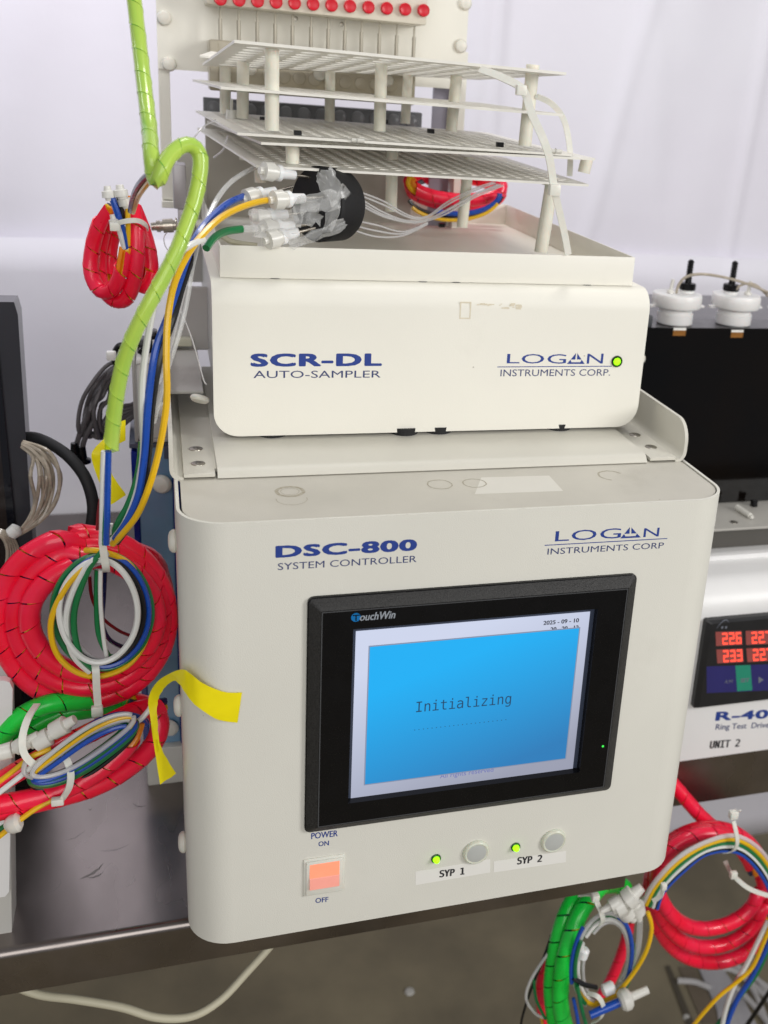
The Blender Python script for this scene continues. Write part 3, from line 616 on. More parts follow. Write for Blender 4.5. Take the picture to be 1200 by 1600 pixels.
# ================================================================== SAMPLING TOWER behind the racks
TY = 430.0
tw = thing('needle_tower', (140, TY, SZ1), 'white upright needle tower with twelve red caps above the racks', 'needle tower')
a = at(247, 107, y=TY); b = at(724, 142, y=TY); c = at(740, 0, y=TY)
mb = MB(); mb.prism([(a.x, TY, a.z), (b.x, TY, b.z+1), (b.x+2, TY, 760), (a.x, TY, 760)], (0, 5, 0)); build('back_plate', mb, cream_s, tw)
p0, p1, p2, p3 = at(247, 107, y=TY+4), at(264, 108, y=TY+4), at(280, 325, y=TY+4), at(255, 325, y=TY+4)
mb = MB(); mb.box(p0.x, p0.x+9.5, TY+5.2, TY+30, at(265, 312, y=TY+5).z, a.z+40, bev=.4, seg=1); build('column', mb, cream_s, tw)
zb_ = at(265, 325, y=TY+2).z
mb = MB(); mb.box(p0.x-.5, p0.x+11.5, TY+1, TY+32, zb_, zb_+6, bev=.5, seg=1); build('column_foot', mb, cream_s, tw)
q0, q1 = at(702, 150, y=TY+5), at(728, 150, y=TY+5)
mb = MB(); mb.box(q1.x-7, q1.x, TY+5.2, TY+30, SZ1, q0.z+40, bev=.4, seg=1); mb.box(q0.x-12, q1.x-9, TY+18, TY+22, SZ1, q0.z+30, m=1); build('column', mb, [cream_s, mat('lilac_grey_shadow', (150, 147, 160), .5)], tw)  # lilac-grey box: a shadow's tone built as a flat panel
# manifold bar and caps
MY = 388.0
A0, A1 = at(322, 10, y=MY), at(667, 40, y=MY)
mb = MB(); mb.box(A0.x, A1.x, MY, TY-1, A1.z, A1.z+42, bev=2, seg=2); mf = build('manifold_bar', mb, mat('manifold_paint', (212, 206, 190), .4), tw)
rc = None
for i in range(12):
    px = 661-28.6*i-(0.02*i*i); py = 16.5-1.62*i
    p = at(px, py, y=MY-1); mb = MB(); mb.lathe([(-1, 4.2), (1.2, 5.2), (4.5, 5.2), (5.6, 4.7), (5.2, 4.0), (5.1, .4)], (p.x, MY, p.z), (0, -1, 0), 24)
    if rc is None: rc = build('red_cap', mb, redcap, tw); rc0 = Vector((p.x, MY, p.z)); off = WL[rc.name]-rc0
    else: clone(rc, Vector((p.x, MY, p.z))+off, tw)
nd = None
for i, px in enumerate((344, 373, 402, 430, 457, 486, 513, 539, 565, 593, 620, 647)):
    p = at(px, 30+(px-344)*.09, y=MY+20); top = Vector((p.x, MY+20, A1.z-.5)); ln = 46
    if nd is None:
        mb = MB(); mb.cyl(top-Vector((0, 0, ln)), top, .9, n=10); mb.cyl(top-Vector((0, 0, ln+8)), top-Vector((0, 0, 9)), 1.7, n=10); nd = build('needle', mb, mat('needle_steel', (186, 180, 166), .5, metal=.4), tw)
        noff = WL[nd.name]-top
    else: clone(nd, top+noff, tw)
for q, yy in (((256.5, 28), TY), ((264.5, 100), TY), ((728, 5), TY), ((720.5, 72), TY)):
    p = at(*q, y=yy-3); cap((p.x, yy+.2, p.z), (0, -1, 0), 6.2, 5, tw, name='screw_cap')
for q in ((462, 29), (534, 38)):
    p = at(*q, y=TY); mb = MB(); mb.lathe([(0, 2.2), (.8, 2.0), (1, .3)], (p.x, TY+.1, p.z), (0, -1, 0), 10); build('screw', mb, screwm, tw)
# trough
a, b = at(327, 97, y=396), at(650, 112, y=396); zt = at(490, 60, y=396).z; zb2 = at(490, 153, y=396).z
mb = MB(); mb.box(a.x, b.x, 396, TY-1, zb2, zt-8, bev=1.5); mb.box(a.x+1, a.x+7, 394, 396, zb2+2, zt-10); tr = build('wash_trough', mb, trough_m, tw, label='ivory trough with three white screw caps')
for q in ((392, 108), (500, 117), (607, 126)):
    p = at(*q, y=392); cap((p.x, 396.3, p.z), (0, -1, 0), 5.3, 4.4, tr)
for i in range(9):
    p = at(420+24*i, 118+i*2.1, y=395); mb = MB(); mb.lathe([(0, 6), (1.0, 5.2), (1.4, .5)], (p.x, 396.2, p.z), (0, -1, 0), 16); build('dimple', mb, trough_m, tr)
# dark strip of caps and back panel
a, b = at(318, 150, y=440), at(660, 176, y=440); a2 = at(318, 172, y=440)
mb = MB(); mb.box(a.x, b.x, 440, 455, a2.z-6, a.z-1, bev=1); ds = build('dark_strip', mb, mat('dark_strip', (104, 106, 110), .45), tw, label='dark grey strip with a row of clear domes')
dm = None
for i in range(12):
    px = 334+28.2*i; p = at(px, 162+i*2.0, y=438); p.z = (a2.z-6+a.z-1)/2; mb = MB(); mb.lathe([(0, 6.2), (1.2, 5.6), (2.0, 4.2), (2.5, 1.6), (2.6, .2)], (p.x, 440, p.z), (0, -1, 0), 16)
    if dm is None: dm = build('dome', mb, mat('smoky_dome', (126, 128, 132), .3), ds); doff = WL[dm.name]-Vector((p.x, 440, p.z))
    else: clone(dm, Vector((p.x, 440, p.z))+doff, ds)
a, b = at(320, 168, y=458), at(648, 190, y=458)
mb = MB(); mb.box(a.x, b.x, 458, 461, SZ1+1, a.z, bev=.5, seg=1); build('back_panel', mb, mat('rear_panel', (176, 170, 160), .5), tw)
p = at(320, 250, y=440); q = at(300, 400, y=440)
mb = MB(); mb.box(p0.x+14, a.x, 452, 455, SZ1-60, at(318, 235, y=452).z, bev=.5, seg=1); build('lower_panel', mb, mat('rear_panel2', (190, 187, 180), .5), tw)

# steel angle and connector at the sampler's left rear
ang = thing('steel_angle', (12, 380, 340), 'grey steel upright with a round nickel connector left of the tray', 'angle bracket')
a, b = at(270, 257, y=372), at(292, 327, y=372)
mb = MB(); mb.box(a.x, b.x, 372, 400, b.z, a.z, bev=.8); mb.box(a.x+3, b.x+6, 376, 380, at(280, 420, y=376).z, b.z, bev=.5); build('upright', mb, mat('angle_steel', (166, 162, 164), .4, metal=.4), ang)
a = at(236, 354, y=330); b = at(274, 352, y=330); L = b-a
mb = MB(); mb.lathe([(0, 3.2), (4, 3.4), (4.2, 4.6), (7, 4.8), (7.2, 4), (9, 4), (9.2, 5.6), (17, 5.6), (17.4, 4.2), (19, 4.2), (19.2, 6), (L.length+1, 6.2), (L.length+2, 5)], a, L, 22); build('connector', mb, nick, ang)
mb = MB(); mb.tube(pts([(262, 362, 326), (256, 372, 326), (259, 386, 326), (268, 396, 326)]), .45, 6); build('thin_loop', mb, wcl2, ang)

# ================================================================== left side: shelf ear, pump box, blue tank, base
ear = thing('side_frame', (10, 250, 330), 'grey folded side plate left of the auto sampler', 'side plate')
a, b = at(250, 612, y=199), at(318, 612, y=199); zE = a.z
mb = MB(); mb.box(a.x+2, b.x, 199, 330, zE-2, zE, bev=.4, seg=1); build('ledge', mb, greyw, ear)
p = at(262, 470, y=338); q = at(328, 470, y=338)
mb = MB(); mb.box(p.x+1, q.x-2, 331, 336, zE-2, at(265, 448, y=331).z, bev=.6, seg=1); build('upright_plate', mb, mat('side_plate_grey', (184, 181, 178), .45), ear)
p = at(250, 527, y=326); q = at(300, 540, y=326); mb = MB(); mb.box(p.x, q.x, 322, 331, q.z, p.z, bev=1); build('cable_clip', mb, mat('ivory_clip', (206, 204, 184), .4), ear)
p = at(313, 620, y=150); mb = MB(); mb.lathe([(0, 6.0), (1.2, 6.6), (2.2, 6.6), (3.4, 5.4), (3.7, .4)], (p.x, 150, p.z), (-.25, -.45, -.75), 24); build('loose_cap', mb, knobw, None, 'loose white nylon screw cap tilted beside the sampler foot', 'screw cap')

tank = thing('blue_tank', (-15, 300, Z_B), 'blue acrylic tank on a white base left of the controller', 'tank')
TKY = 285.0
a = at(204, 700, y=TKY); b = at(276, 704, y=TKY); c = at(284, 1160, y=TKY)
mb = MB(); mb.box(a.x+5, b.x-4, TKY, TKY+90, c.z, a.z, bev=.6, seg=1); build('front_panel', mb, blup, tank)
mb = MB(); mb.box(b.x-4, b.x+6, TKY-3, TKY+92, c.z-15, a.z-7, bev=.6, seg=1); mb.box(a.x, a.x+5, TKY-1, TKY+92, c.z, a.z-3, bev=.6, seg=1); build('side_panel', mb, blue_e, tank)
mb = MB(); mb.box(a.x-1, b.x+4, TKY-1.5, TKY+92, a.z+.1, a.z+4, bev=.4, seg=1); mb.box(b.x-10, b.x+2, TKY-4.5, TKY-1.6, a.z-9, a.z+2, bev=.4, seg=1); build('top_trim', mb, mat('smoke_trim', (74, 80, 96), .3), tank)
for q, s_ in (((254, 757), 1), ((252, 640), 0), ((266, 1138), 1)):
    p = at(*q, y=TKY-3)
    if s_: cap((p.x, TKY-.2, p.z), (-.35, -1, 0), 8.2, 6, tank)
d_ = at(258, 1235, y=TKY-8)
mb = MB(); mb.box(at(228, 1165, y=TKY-8).x, b.x+12, TKY-8, TKY+110, Z_B+1, at(228, 1172, y=TKY-8).z, bev=2); build('base', mb, mat('base_white', (206, 204, 196), .4), tank)
pump = thing('pump_housing', (-15, 300, a.z+4), 'pale grey rounded pump box on top of the blue tank', 'pump')
p = at(205, 561, y=TKY-4); q = at(268, 692, y=TKY-4)
mb = MB(); mb.box(p.x+3, q.x, TKY-4, TKY+80, a.z+4.5, p.z, bev=4, seg=3); build('housing', mb, greyw, pump)
mb = MB(); mb.box(p.x, p.x+2.9, TKY, TKY+70, a.z+4.5, p.z-2, bev=1); build('side_strip', mb, greyp, pump)
x0, x1, z0_, z1_ = rect_px((211, 568), (262, 568), (262, 686), (214, 686), TKY-5)
mb = MB(); mb.add([pp for l in (rr(x0, x1, z0_, z1_, 4, TKY-4.3), rr(x0+.9, x1-.9, z0_+.9, z1_-.9, 3.5, TKY-4.3)) for pp in l], [(i, (i+1) % 20, 20+(i+1) % 20, 20+i) for i in range(20)]); build('groove', mb, greyp, pump, smooth=0)
cap((q.x-3, TKY-3.9, at(252, 640, y=TKY-4).z), (0, -1, 0), 8, 6, pump)
mb = MB(); p = at(215, 560, y=300); q = at(246, 520, y=300)
mb.box(p.x, q.x-4, 300, 318, p.z+1, p.z+15, bev=2); mb.box(p.x+8, q.x, 300, 318, p.z+15, q.z, bev=2); mb.cyl((p.x+4, 300, p.z+8), (p.x+4, 290, p.z+8), 3, n=10); build('valve_clip', mb, black, pump)
# black-glass instrument at far left
a = at(0, 470, y=330); 
lg = thing('tinted_cabinet', (-160, 380, Z_B), 'tall glossy dark cabinet at the left edge of the photograph', 'cabinet')
A = [at(22, 472, y=300), at(46, 850, y=300)]
mb = MB(); mb.prism([(A[0].x, 300, A[0].z), (A[0].x+2, 300, A[0].z-10), (A[1].x, 300, Z_B+1), (-400, 300, Z_B+1), (-400, 300, A[0].z)], (0, 26, 0)); build('cabinet_body', mb, mat('charcoal_gloss', (60, 60, 66), .16, var=.2, scale=10), lg)
mb = MB(); mb.prism([(A[0].x-14, 297, A[0].z-16), (A[1].x-14, 297, Z_B+2), (-395, 297, Z_B+2), (-395, 297, A[0].z-16)], (0, 2.9, 0)); build('tinted_door', mb, mat('tinted_door', (44, 36, 34), .1, var=.3, scale=8), lg)
mb = MB(); mb.prism([(A[0].x-14, 295.8, A[0].z-14), (A[1].x-6, 295.8, Z_B+2), (A[1].x-15, 295.8, Z_B+2), (A[0].x-17.5, 295.8, A[0].z-14)], (0, 1.1, 0)); build('edge_strip', mb, navygl, lg)
# white instrument at lower left edge
a = at(19, 1075, y=40); b = at(14, 1400, y=40)
wi = thing('white_instrument', (-190, 100, Z_B), 'sliver of a white instrument case at the lower left edge', 'instrument')
t_, b_ = at(19, 1068, y=112), at(15, 1400, y=112)
mb = MB(); mb.prism([(t_.x-5, 112, t_.z+3), (t_.x-1.5, 112, t_.z+1), (t_.x, 112, t_.z-4), (b_.x, 112, b_.z+4), (b_.x-3, 112, b_.z), (-330, 112, b_.z), (-330, 112, t_.z+3)], (0, 6, 0)); build('front_plate', mb, whitep, wi)
mb = MB(); mb.prism([(t_.x-3, 118.2, t_.z-4), (b_.x-2, 118.2, Z_B+1), (-330, 118.2, Z_B+1), (-330, 118.2, t_.z-4)], (0, 30, 0)); build('case', mb, greyw, wi)

# ================================================================== RIGHT: ring test unit, black bath, bottles caps
un = thing('ring_test_unit', (560, 300, r4b), 'white ring test drive unit with red numeric displays at the right edge', 'instrument')
xL = at(1000, 1190, y=R4Y).x; xR = 900; zf = at(1120, 948, y=R4Y).z
zt = zf+20; prof = [(R4Y, r4b), (R4Y, zt-30)]+[(R4Y+30-30*math.cos(a), zt-30+30*math.sin(a)) for a in np.linspace(.1, math.pi/2, 12)]
y1_ = at(1150, 873, z=zt).y; prof += [(y1_, zt), (y1_+1, zt+4)]; y2_ = at(1150, 855, z=zt+4).y; prof += [(y2_, zt+4), (y2_+200, zt+4.1)]
P = [[(x, y_, z_) for (y_, z_) in prof] for x in (xL, xR)]; mb = MB(); mb.grid(P, th=-1.6); build('front_cover', mb, whitep, un, smooth=30)
mb = MB(); mb.box(xL+2, xR, R4Y+4, R4Y+330, r4b+1, zt-34); build('case', mb, greyw, un)
z3_ = at(1150, 829, y=y2_-8).z
mb = MB(); mb.box(xL, xR, y2_, y2_+300, zt+4.3, z3_-.1); build('dark_riser', mb, mat('riser_grey', (78, 75, 70), .4), un)
zs = z3_
mb = MB(); mb.box(xL, xR, y2_-8, y2_+400, zs, zs+2.4, bev=.6, seg=1); deck = build('deck_plate', mb, mat('deck_grey', (176, 173, 166), .35), un)
dz = zs+2.4
p = at(1147, 816, z=dz); screw((p.x, p.y, dz-.02), 4.2, (0, 0, 1), deck)
p = at(1152, 793, z=dz+3); q = at(1172, 806, z=dz+3); mb = MB(); mb.cyl(p, q, 3.6, 3.0, n=14); mb.cyl(q, q+(q-p).normalized()*4, 2, n=10); build('clear_fitting', mb, luer, deck)
p = at(1178, 787, z=dz+3); mb = MB(); mb.box(p.x-3, p.x+3, p.y-3, p.y+3, dz, dz+7, bev=.5); build('black_plug', mb, black, deck)
# display block
DY = R4Y-9
x0, x1, z0_, z1_ = rect_px((1091, 960), (1330, 950), (1330, 1081), (1089, 1091), R4Y)
mb = MB(); lo = [rr(x0, x1, z0_, z1_, 2, R4Y-.2), rr(x0, x1, z0_, z1_, 2, DY+3), rr(x0+5, x1-5, z0_+2, z1_-2.5, 1, DY)]
mb.add([p for l in lo for p in l], [(j*20+i, j*20+(i+1) % 20, (j+1)*20+(i+1) % 20, (j+1)*20+i) for j in (0, 1) for i in range(20)]+[tuple(range(40, 60))]); ds_ = build('display_block', mb, mat('display_black', (36, 36, 38), .35, var=.15), un, smooth=25)
def qd(tl, tr, br, bl, y, th, m_, name, parent=ds_):
    A = [at(*c_, y=y) for c_ in (tl, tr, br, bl)]; mb = MB(); mb.add([(p.x, y, p.z) for p in A]+[(p.x, y+th, p.z) for p in A], [(0, 1, 2, 3), (0, 4, 5, 1), (1, 5, 6, 2), (2, 6, 7, 3), (3, 7, 4, 0)]); return build(name, mb, m_, parent, smooth=0)
qd((1104, 1041.5), (1260, 1036), (1262, 1076), (1104.5, 1083), DY-.12, .1, pnl_b, 'keypad')
qd((1149, 1040), (1172.5, 1039), (1175.5, 1078.5), (1152, 1080), DY-.25, .1, pnl_g, 'green_key')
for q in (((1118, 987.5), (1159, 986), (1160, 1007.5), (1119, 1009.5)), ((1165, 986), (1206, 984.5), (1207, 1006), (1166, 1007.8)), ((1119.3, 1015), (1160.7, 1013.3), (1162, 1034.5), (1121, 1036.5)), ((1166, 1013.3), (1207, 1011.5), (1208, 1032.5), (1168, 1034.5))):
    qd(*q, DY-.15, .1, ledoff, 'digit_window')
SEG = {'2': 'abged', '6': 'acdefg', '3': 'abgcd', '7': 'abc', '8': 'abcdefg'}
def digits(s, tl, tr, br, bl):
    A, B, C, E = [at(*c_, y=DY-.3) for c_ in (tl, tr, br, bl)]; mb = MB(); mo = MB(); n = len(s.replace('.', '')); i = 0
    def P(u, v): return A.lerp(B, u).lerp(E.lerp(C, u), v)
    def bar(u0, v0, u1, v1, tu, tv):
        q = [P(u0-tu, v0-tv), P(u1+tu, v0-tv if v0 == v1 else v0-tv), P(u1+tu, v1+tv), P(u0-tu, v1+tv)]; mb.add([p[:] for p in q], [(0, 1, 2, 3)])
    tu, tv = .028, .075
    for ch in s:
        if ch == '.':
            u = (i)/n-.01; bar(u, .92, u, .92, tu*.7, tv*.7); continue
        a, b = (i+.2)/n, (i+.78)/n; i += 1; sg = {'a': (a, .06, b, .06), 'g': (a, .5, b, .5), 'd': (a, .94, b, .94), 'f': (a, .1, a, .46), 'b': (b, .1, b, .46), 'e': (a, .54, a, .9), 'c': (b, .54, b, .9)}
        for k_ in SEG[ch]: bar(*sg[k_], tu, tv if k_ in 'agd' else 0)
    build('lit_digits', mb, ledr, ds_, smooth=0)
digits('22.6', (1127, 989.5), (1159, 988), (1160, 1005.5), (1128, 1007)); digits('22.7', (1173, 988), (1205, 986.3), (1206, 1003.5), (1174, 1005.5))
digits('23.3', (1128.5, 1016.5), (1160.5, 1015), (1161.5, 1032.5), (1129.5, 1034.5)); digits('22.7', (1175, 1014.8), (1207, 1013), (1208, 1030.5), (1176, 1032.5))
text('A/M', (1131.8, 1067.8), (1143.8, 1067.2), 1062.4, DY, ledw, ds_, F_SANS, lift=.3); text('SET', (1156.8, 1065.8), (1169.6, 1065), 1060, DY, ledw, ds_, F_SANS, bold=.02, lift=.4)
A = [at(*q, y=DY-.3) for q in ((1185, 1057), (1193.3, 1062), (1185.3, 1068))]; mb = MB(); mb.add([p[:] for p in A], [(0, 1, 2)]); build('arrow_mark', mb, ledw, ds_, smooth=0)
arc = [at(1119.8+19*t, 982-13*math.sin(math.pi*min(1, t*1.0)*.62)+(3 if t > .9 else 0), y=DY-.3) for t in np.linspace(0, 1, 9)]
mb = MB(); mb.grid([[p+Vector((0, 0, .9*(.3+math.sin(math.pi*i/8)))) for i, p in enumerate(arc)], [p-Vector((0, 0, .3)) for p in arc]])
for px in (1128.5, 1134.5):
    p = at(px, 980.5, y=DY-.3); mb.add([(p.x-1, p.y, p.z-1.2), (p.x+1, p.y, p.z-1.2), (p.x+1, p.y, p.z+1.4), (p.x-1, p.y, p.z+1.4)], [(0, 1, 2, 3)])
build('maker_logo', mb, ledw, ds_, smooth=0)
text('R-400', (1118.7, 1125.7), (1220, 1121), 1112.8, R4Y, ink, un, F_SANS, bold=.045, space=1.08)
text('Ring Test  Drive Control', (1117.8, 1140), (1244, 1134.6), 1131.5, R4Y, inkd, un, F_SANS, bold=.01, desc=.1)
text('UNIT 2', (1108.8, 1169.5), (1154.6, 1166.3), 1158, R4Y, inkk, un, F_MONO, bold=.02)
# black bath
BYF = at(1150, 785, z=dz).y; pass
a = at(1008, 512, y=BYF); b = at(1200, 522, y=BYF); c = at(1125, 786, y=BYF)
bath = thing('black_bath', (600, BYF+100, dz), 'glossy black acrylic bath holding white capped vessels at right', 'bath')
zb3 = dz+.2
mb = MB(); mb.box(395, 980, BYF, BYF+4, zb3, a.z, bev=.5, seg=1); build('front_panel', mb, blackgl, bath)
mb = MB(); mb.box(395, 398.5, BYF+4.1, BYF+200, zb3, a.z); mb.box(976, 980, BYF+4.1, BYF+200, zb3, a.z); build('side_panel', mb, blackgl, bath)
mb = MB(); mb.box(398.6, 975, BYF+4.2, BYF+200, a.z-9, a.z-5); build('lid_plate', mb, mat('lid_dark', (40, 38, 42), .15), bath)
mb = MB(); mb.box(398.6, 975, BYF+4.2, BYF+60, a.z-4.8, a.z-3.6); build('lid_strip', mb, mat('lid_smoke', (74, 72, 76), .3), bath)
for q in ((1062, 517), (1152, 520)):
    p = at(*q, y=BYF-.2); mb = MB(); mb.box(p.x-7, p.x+7, BYF-.3, BYF-.05, p.z-5, p.z+.5); build('amber_tape', mb, amb, bath); mb = MB(); mb.box(p.x-7, p.x+7, BYF-.35, BYF-.05, p.z+.6, p.z+3); build('white_tape', mb, lab, bath)
p = at(1003, 562, y=BYF-6); cap((p.x, BYF-.2, p.z), (0, -1, 0), 5.6, 5, bath)
p = at(1019, 498, y=BYF); mb = MB(); mb.box(398, p.x+5, BYF+8, BYF+26, a.z-5, a.z+10, bev=1); build('corner_block', mb, mat('corner_block', (62, 64, 68), .5), bath)
vc = None
def vessel(px, py, i):
    p = at(px, py, y=BYF+36); zz = a.z-3
    o = thing('vessel_cap', (p.x, p.y, zz), ('white flanged vessel cap nearest the sampler box', 'white flanged vessel cap second from the sampler box', 'white vessel cap cut off by the right edge')[i], 'vessel cap', 'white vessel caps in the black bath')
    X, Y = p.x, p.y
    mb = MB(); mb.lathe([(0, 17.5), (1, 18.5), (11, 18.7), (12.5, 17), (15, 17), (16.5, 21), (18, 24.6), (20, 25.6), (29, 25.6), (31, 24.8), (31.8, 22)], (X, Y, zz), (0, 0, 1), 44); mb.lathe([(0, 22), (.4, .5)], (X, Y, zz+31.6), (0, 0, 1), 30); build('cap_body', mb, ptfe, o)
    ox, oy = (9.5, -1) if i == 0 else (-9, -2)
    mb = MB(); mb.lathe([(0, 7.6), (3, 7.6), (3.4, 6)], (X+ox, Y+oy, zz+31.9), (0, 0, 1), 22); build('boss', mb, ptfe, o)
    mb = MB(); mb.lathe([(0, 8), (1, 8.6), (6, 8.6), (7, 7.8), (7.1, 3.6), (12, 3.3)]+[(12+k*2.6+j, r) for k in range(7) for j, r in ((0, 3.3), (.3, 3.5), (2.2, 2.7))]+[(31, 1.2)], (X+ox, Y+oy, zz+35.2), (0.02, 0, 1), 12); build('barb_fitting', mb, black, o)
    ox2 = -10 if i == 0 else 11
    mb = MB(); mb.lathe([(0, 4), (2.5, 3.8), (3, 2), (14, 1.8)], (X+ox2, Y-3, zz+31.9), (.1, 0, 1), 12); build('sampling_nozzle', mb, luer, o)
    mb = MB(); mb.box(X+24, X+31, Y-3, Y+3, zz+17, zz+19); mb.box(X-30, X-24, Y-3, Y+3, zz+17, zz+19); build('clip_lug', mb, ptfe, o)
vessel(1053, 505, 0); vessel(1144, 510, 1); vessel(1234, 514, 2)
YC = BYF+30
mb = MB(); mb.tube(pts([(1057, 458, YC), (1060, 446, YC-2), (1070, 434, YC-5), (1090, 428.5, YC-8), (1120, 431, YC-10), (1160, 441, YC-10), (1200, 457, YC-8), (1240, 478, YC-6)]), 1.5, 8); build('beige_tube', mb, wtin, None, 'thin beige tubing arching over the white vessel caps', 'tubing')
mb = MB(); mb.tube(pts([(1146, 461, YC), (1153, 449, YC-4), (1166, 443, YC-6), (1182, 446, YC-6), (1200, 463, YC-4)]), 1.3, 8); build('beige_tube', mb, wtin, None, 'shorter beige tube looping down behind the second vessel cap', 'tubing')

# ================================================================== HOSES, WIRES AND COILS
def wires(paths, parent, r=2.0, n=8, sub=5):
    for nm, m_, P, rr_ in paths:
        mb = MB(); mb.tube(P, rr_ or r, n, sub=sub); build(nm, mb, m_, parent)
def coil(name, loc, label, turns, R, pitch, gap, m_, group=None, hand=1, inner=None, cat='wrapped hose'):
    """one spiral wrapped hose: list of runs, each a path; the wrap and the wires within are its parts"""
    o = thing(name, loc, label, cat, group)
    for P in turns:
        mb = MB(); mb.wrap(P, R, pitch, gap, hand=hand, sub=4); build('spiral_wrap', mb, m_, o)
        fr = Path(P, 4)
        for k_, wm in enumerate(inner or (wy, wn, amber)):
            Q = []; 
            for i in range(0, len(fr.p), 3):
                a = 2*math.pi*k_/3+fr.s[i]/60; Q.append(fr.p[i]+(fr.N[i]*math.cos(a)+fr.B[i]*math.sin(a))*(R-.9)*.46)
            Q.append(fr.p[-1]+(fr.N[-1]*math.cos(a)+fr.B[-1]*math.sin(a))*(R-.9)*.46)
            mb = MB(); mb.tube(Q, (R-.9)*.47, 6, sub=2); build('inner_wire', mb, wm, o)
    return o
def tie(path, wdir, w_, label, head=None, hs=(5.2, 3.6, 4.4), tail=None, cat='cable tie', t=1.1):
    o = thing('cable_tie', path[0], label, cat, 'translucent nylon cable ties')
    mb = MB(); mb.strap(path, wdir, w_, t); build('strap', mb, tie_m, o)
    if head is not None:
        h = Vector(head); mb = MB(); mb.box(h.x-hs[0]/2, h.x+hs[0]/2, h.y-hs[1]/2, h.y+hs[1]/2, h.z-hs[2]/2, h.z+hs[2]/2, bev=.7); build('head', mb, tie_m, o)
    if tail is not None: mb = MB(); mb.strap(tail, wdir, w_*.8, t); build('tail', mb, tie_m, o)
    return o
# --- big red coil, left
YR = 118.0
P = ring_pts(143, 965, 94, 84, YR-8, 262, -95, 30, 8, 8, 6, wob=1)           # inner turn, from the cut end round
P += ring_pts(136, 965, 112, 106, YR+2, -107, -455, 30, 6, 8, 8, wob=1)     # on to the outer turn
P += ring_pts(129, 966, 132, 128, YR+3, -467, -815, 30, 2, 3, 12, wob=1)
P += pts([(228, 868, YR+36), (252, 905, YR+62), (262, 950, YR+80)])
coil('red_hose_coil', (-80, YR, 100), 'big red spiral wrapped hose coil hanging left of the controller', [P], 7.0, 20, 1.1, red)
# second smaller visible end
# --- wires looped inside the big coil
wl = thing('wire_loop', (-80, 90, 110), 'loop of white, yellow, blue and green wires inside the big red coil', 'wire loop')
def wl_ring(dx, rx, ry, y, a0=-95, a1=265, n=22, cx=160, cy=955): return ring_pts(cx+dx, cy, rx, ry, y, a0, a1, n, wob=1.2)
for nm, m_, dx, rx, ry, y, rr_ in (('green_wire', wg, 0, 76, 90, 100, 2.1), ('blue_wire', wb, 3, 68, 86, 96, 2.1), ('black_wire', wk, -1, 64, 80, 93, 2.1), ('white_wire', ww, -6, 60, 80, 89, 2.1), ('grey_tube', wcl2, 2, 54, 76, 97, 1.3)):
    mb = MB(); mb.tube(wl_ring(dx, rx, ry, y), rr_, 8, sub=4); build(nm, mb, m_, wl)
mb = MB(); mb.tube(pts([(168, 862, 88), (140, 880, 88), (105, 915, 88), (80, 970, 90), (88, 1020, 92), (120, 1050, 94), (160, 1056, 96), (205, 1035, 100), (232, 985, 102), (226, 920, 102), (200, 880, 98), (160, 862, 94), (134, 860, 104)]), 2.0, 8); build('yellow_wire', mb, wy, wl)
mb = MB(); mb.tube(pts([(168, 864, 86), (135, 885, 87), (108, 940, 88), (104, 985, 90), (115, 1025, 92), (140, 1050, 95)]), 2.0, 8); build('white_wire', mb, ww, wl)
mb = MB(); mb.tube(pts([(160, 862, 86), (138, 890, 87), (118, 945, 89), (116, 985, 90), (126, 1025, 92), (146, 1046, 95)]), 2.1, 8); build('green_wire', mb, wg, wl)
mb = MB(); mb.tube(pts([(157, 890, 92), (157, 940, 92), (161, 990, 93), (167, 1030, 95)]), 1.5, 8); build('white_wire', mb, ww, wl)
mb = MB(); mb.tube(pts([(152, 890, 95), (151, 940, 95), (154, 990, 96), (168, 1022, 97), (176, 1026, 98)]), 1.8, 8); build('green_wire', mb, wg, wl)
mb = MB(); mb.tube(pts([(140, 900, 140), (144, 935, 140), (160, 965, 142), (185, 985, 145), (206, 994, 150)]), 1.2, 8); build('dark_red_wire', mb, wr, wl)
mb = MB(); mb.tube(pts([(164, 892, 130), (162, 935, 130), (160, 975, 131), (172, 1000, 134), (194, 1012, 140)]), 1.6, 8); build('blue_wire', mb, wn, wl)
# cable tie top of the coil, tie at the bottom
tie(pts([(160, 842, 76), (161, 855, 76), (163, 870, 77), (166, 890, 82), (166, 893, 110)]), Vector((1, 0, 0)), 4.6, 'translucent cable tie at the top of the big red coil', head=at(166, 828, y=78), hs=(6.5, 5, 6), tail=pts([(170, 826, 78), (172, 818, 76)]))
tie(pts([(147, 1038, 112), (148, 1036, 96), (150, 1050, 90), (151, 1075, 90), (153, 1100, 92), (154, 1113, 96), (152, 1130, 104), (148, 1142, 112)]), Vector((1, 0, 0.1)), 4.8, 'translucent cable tie at the bottom of the big red coil', head=at(152, 1111, y=91), hs=(7.5, 4.5, 7.5))
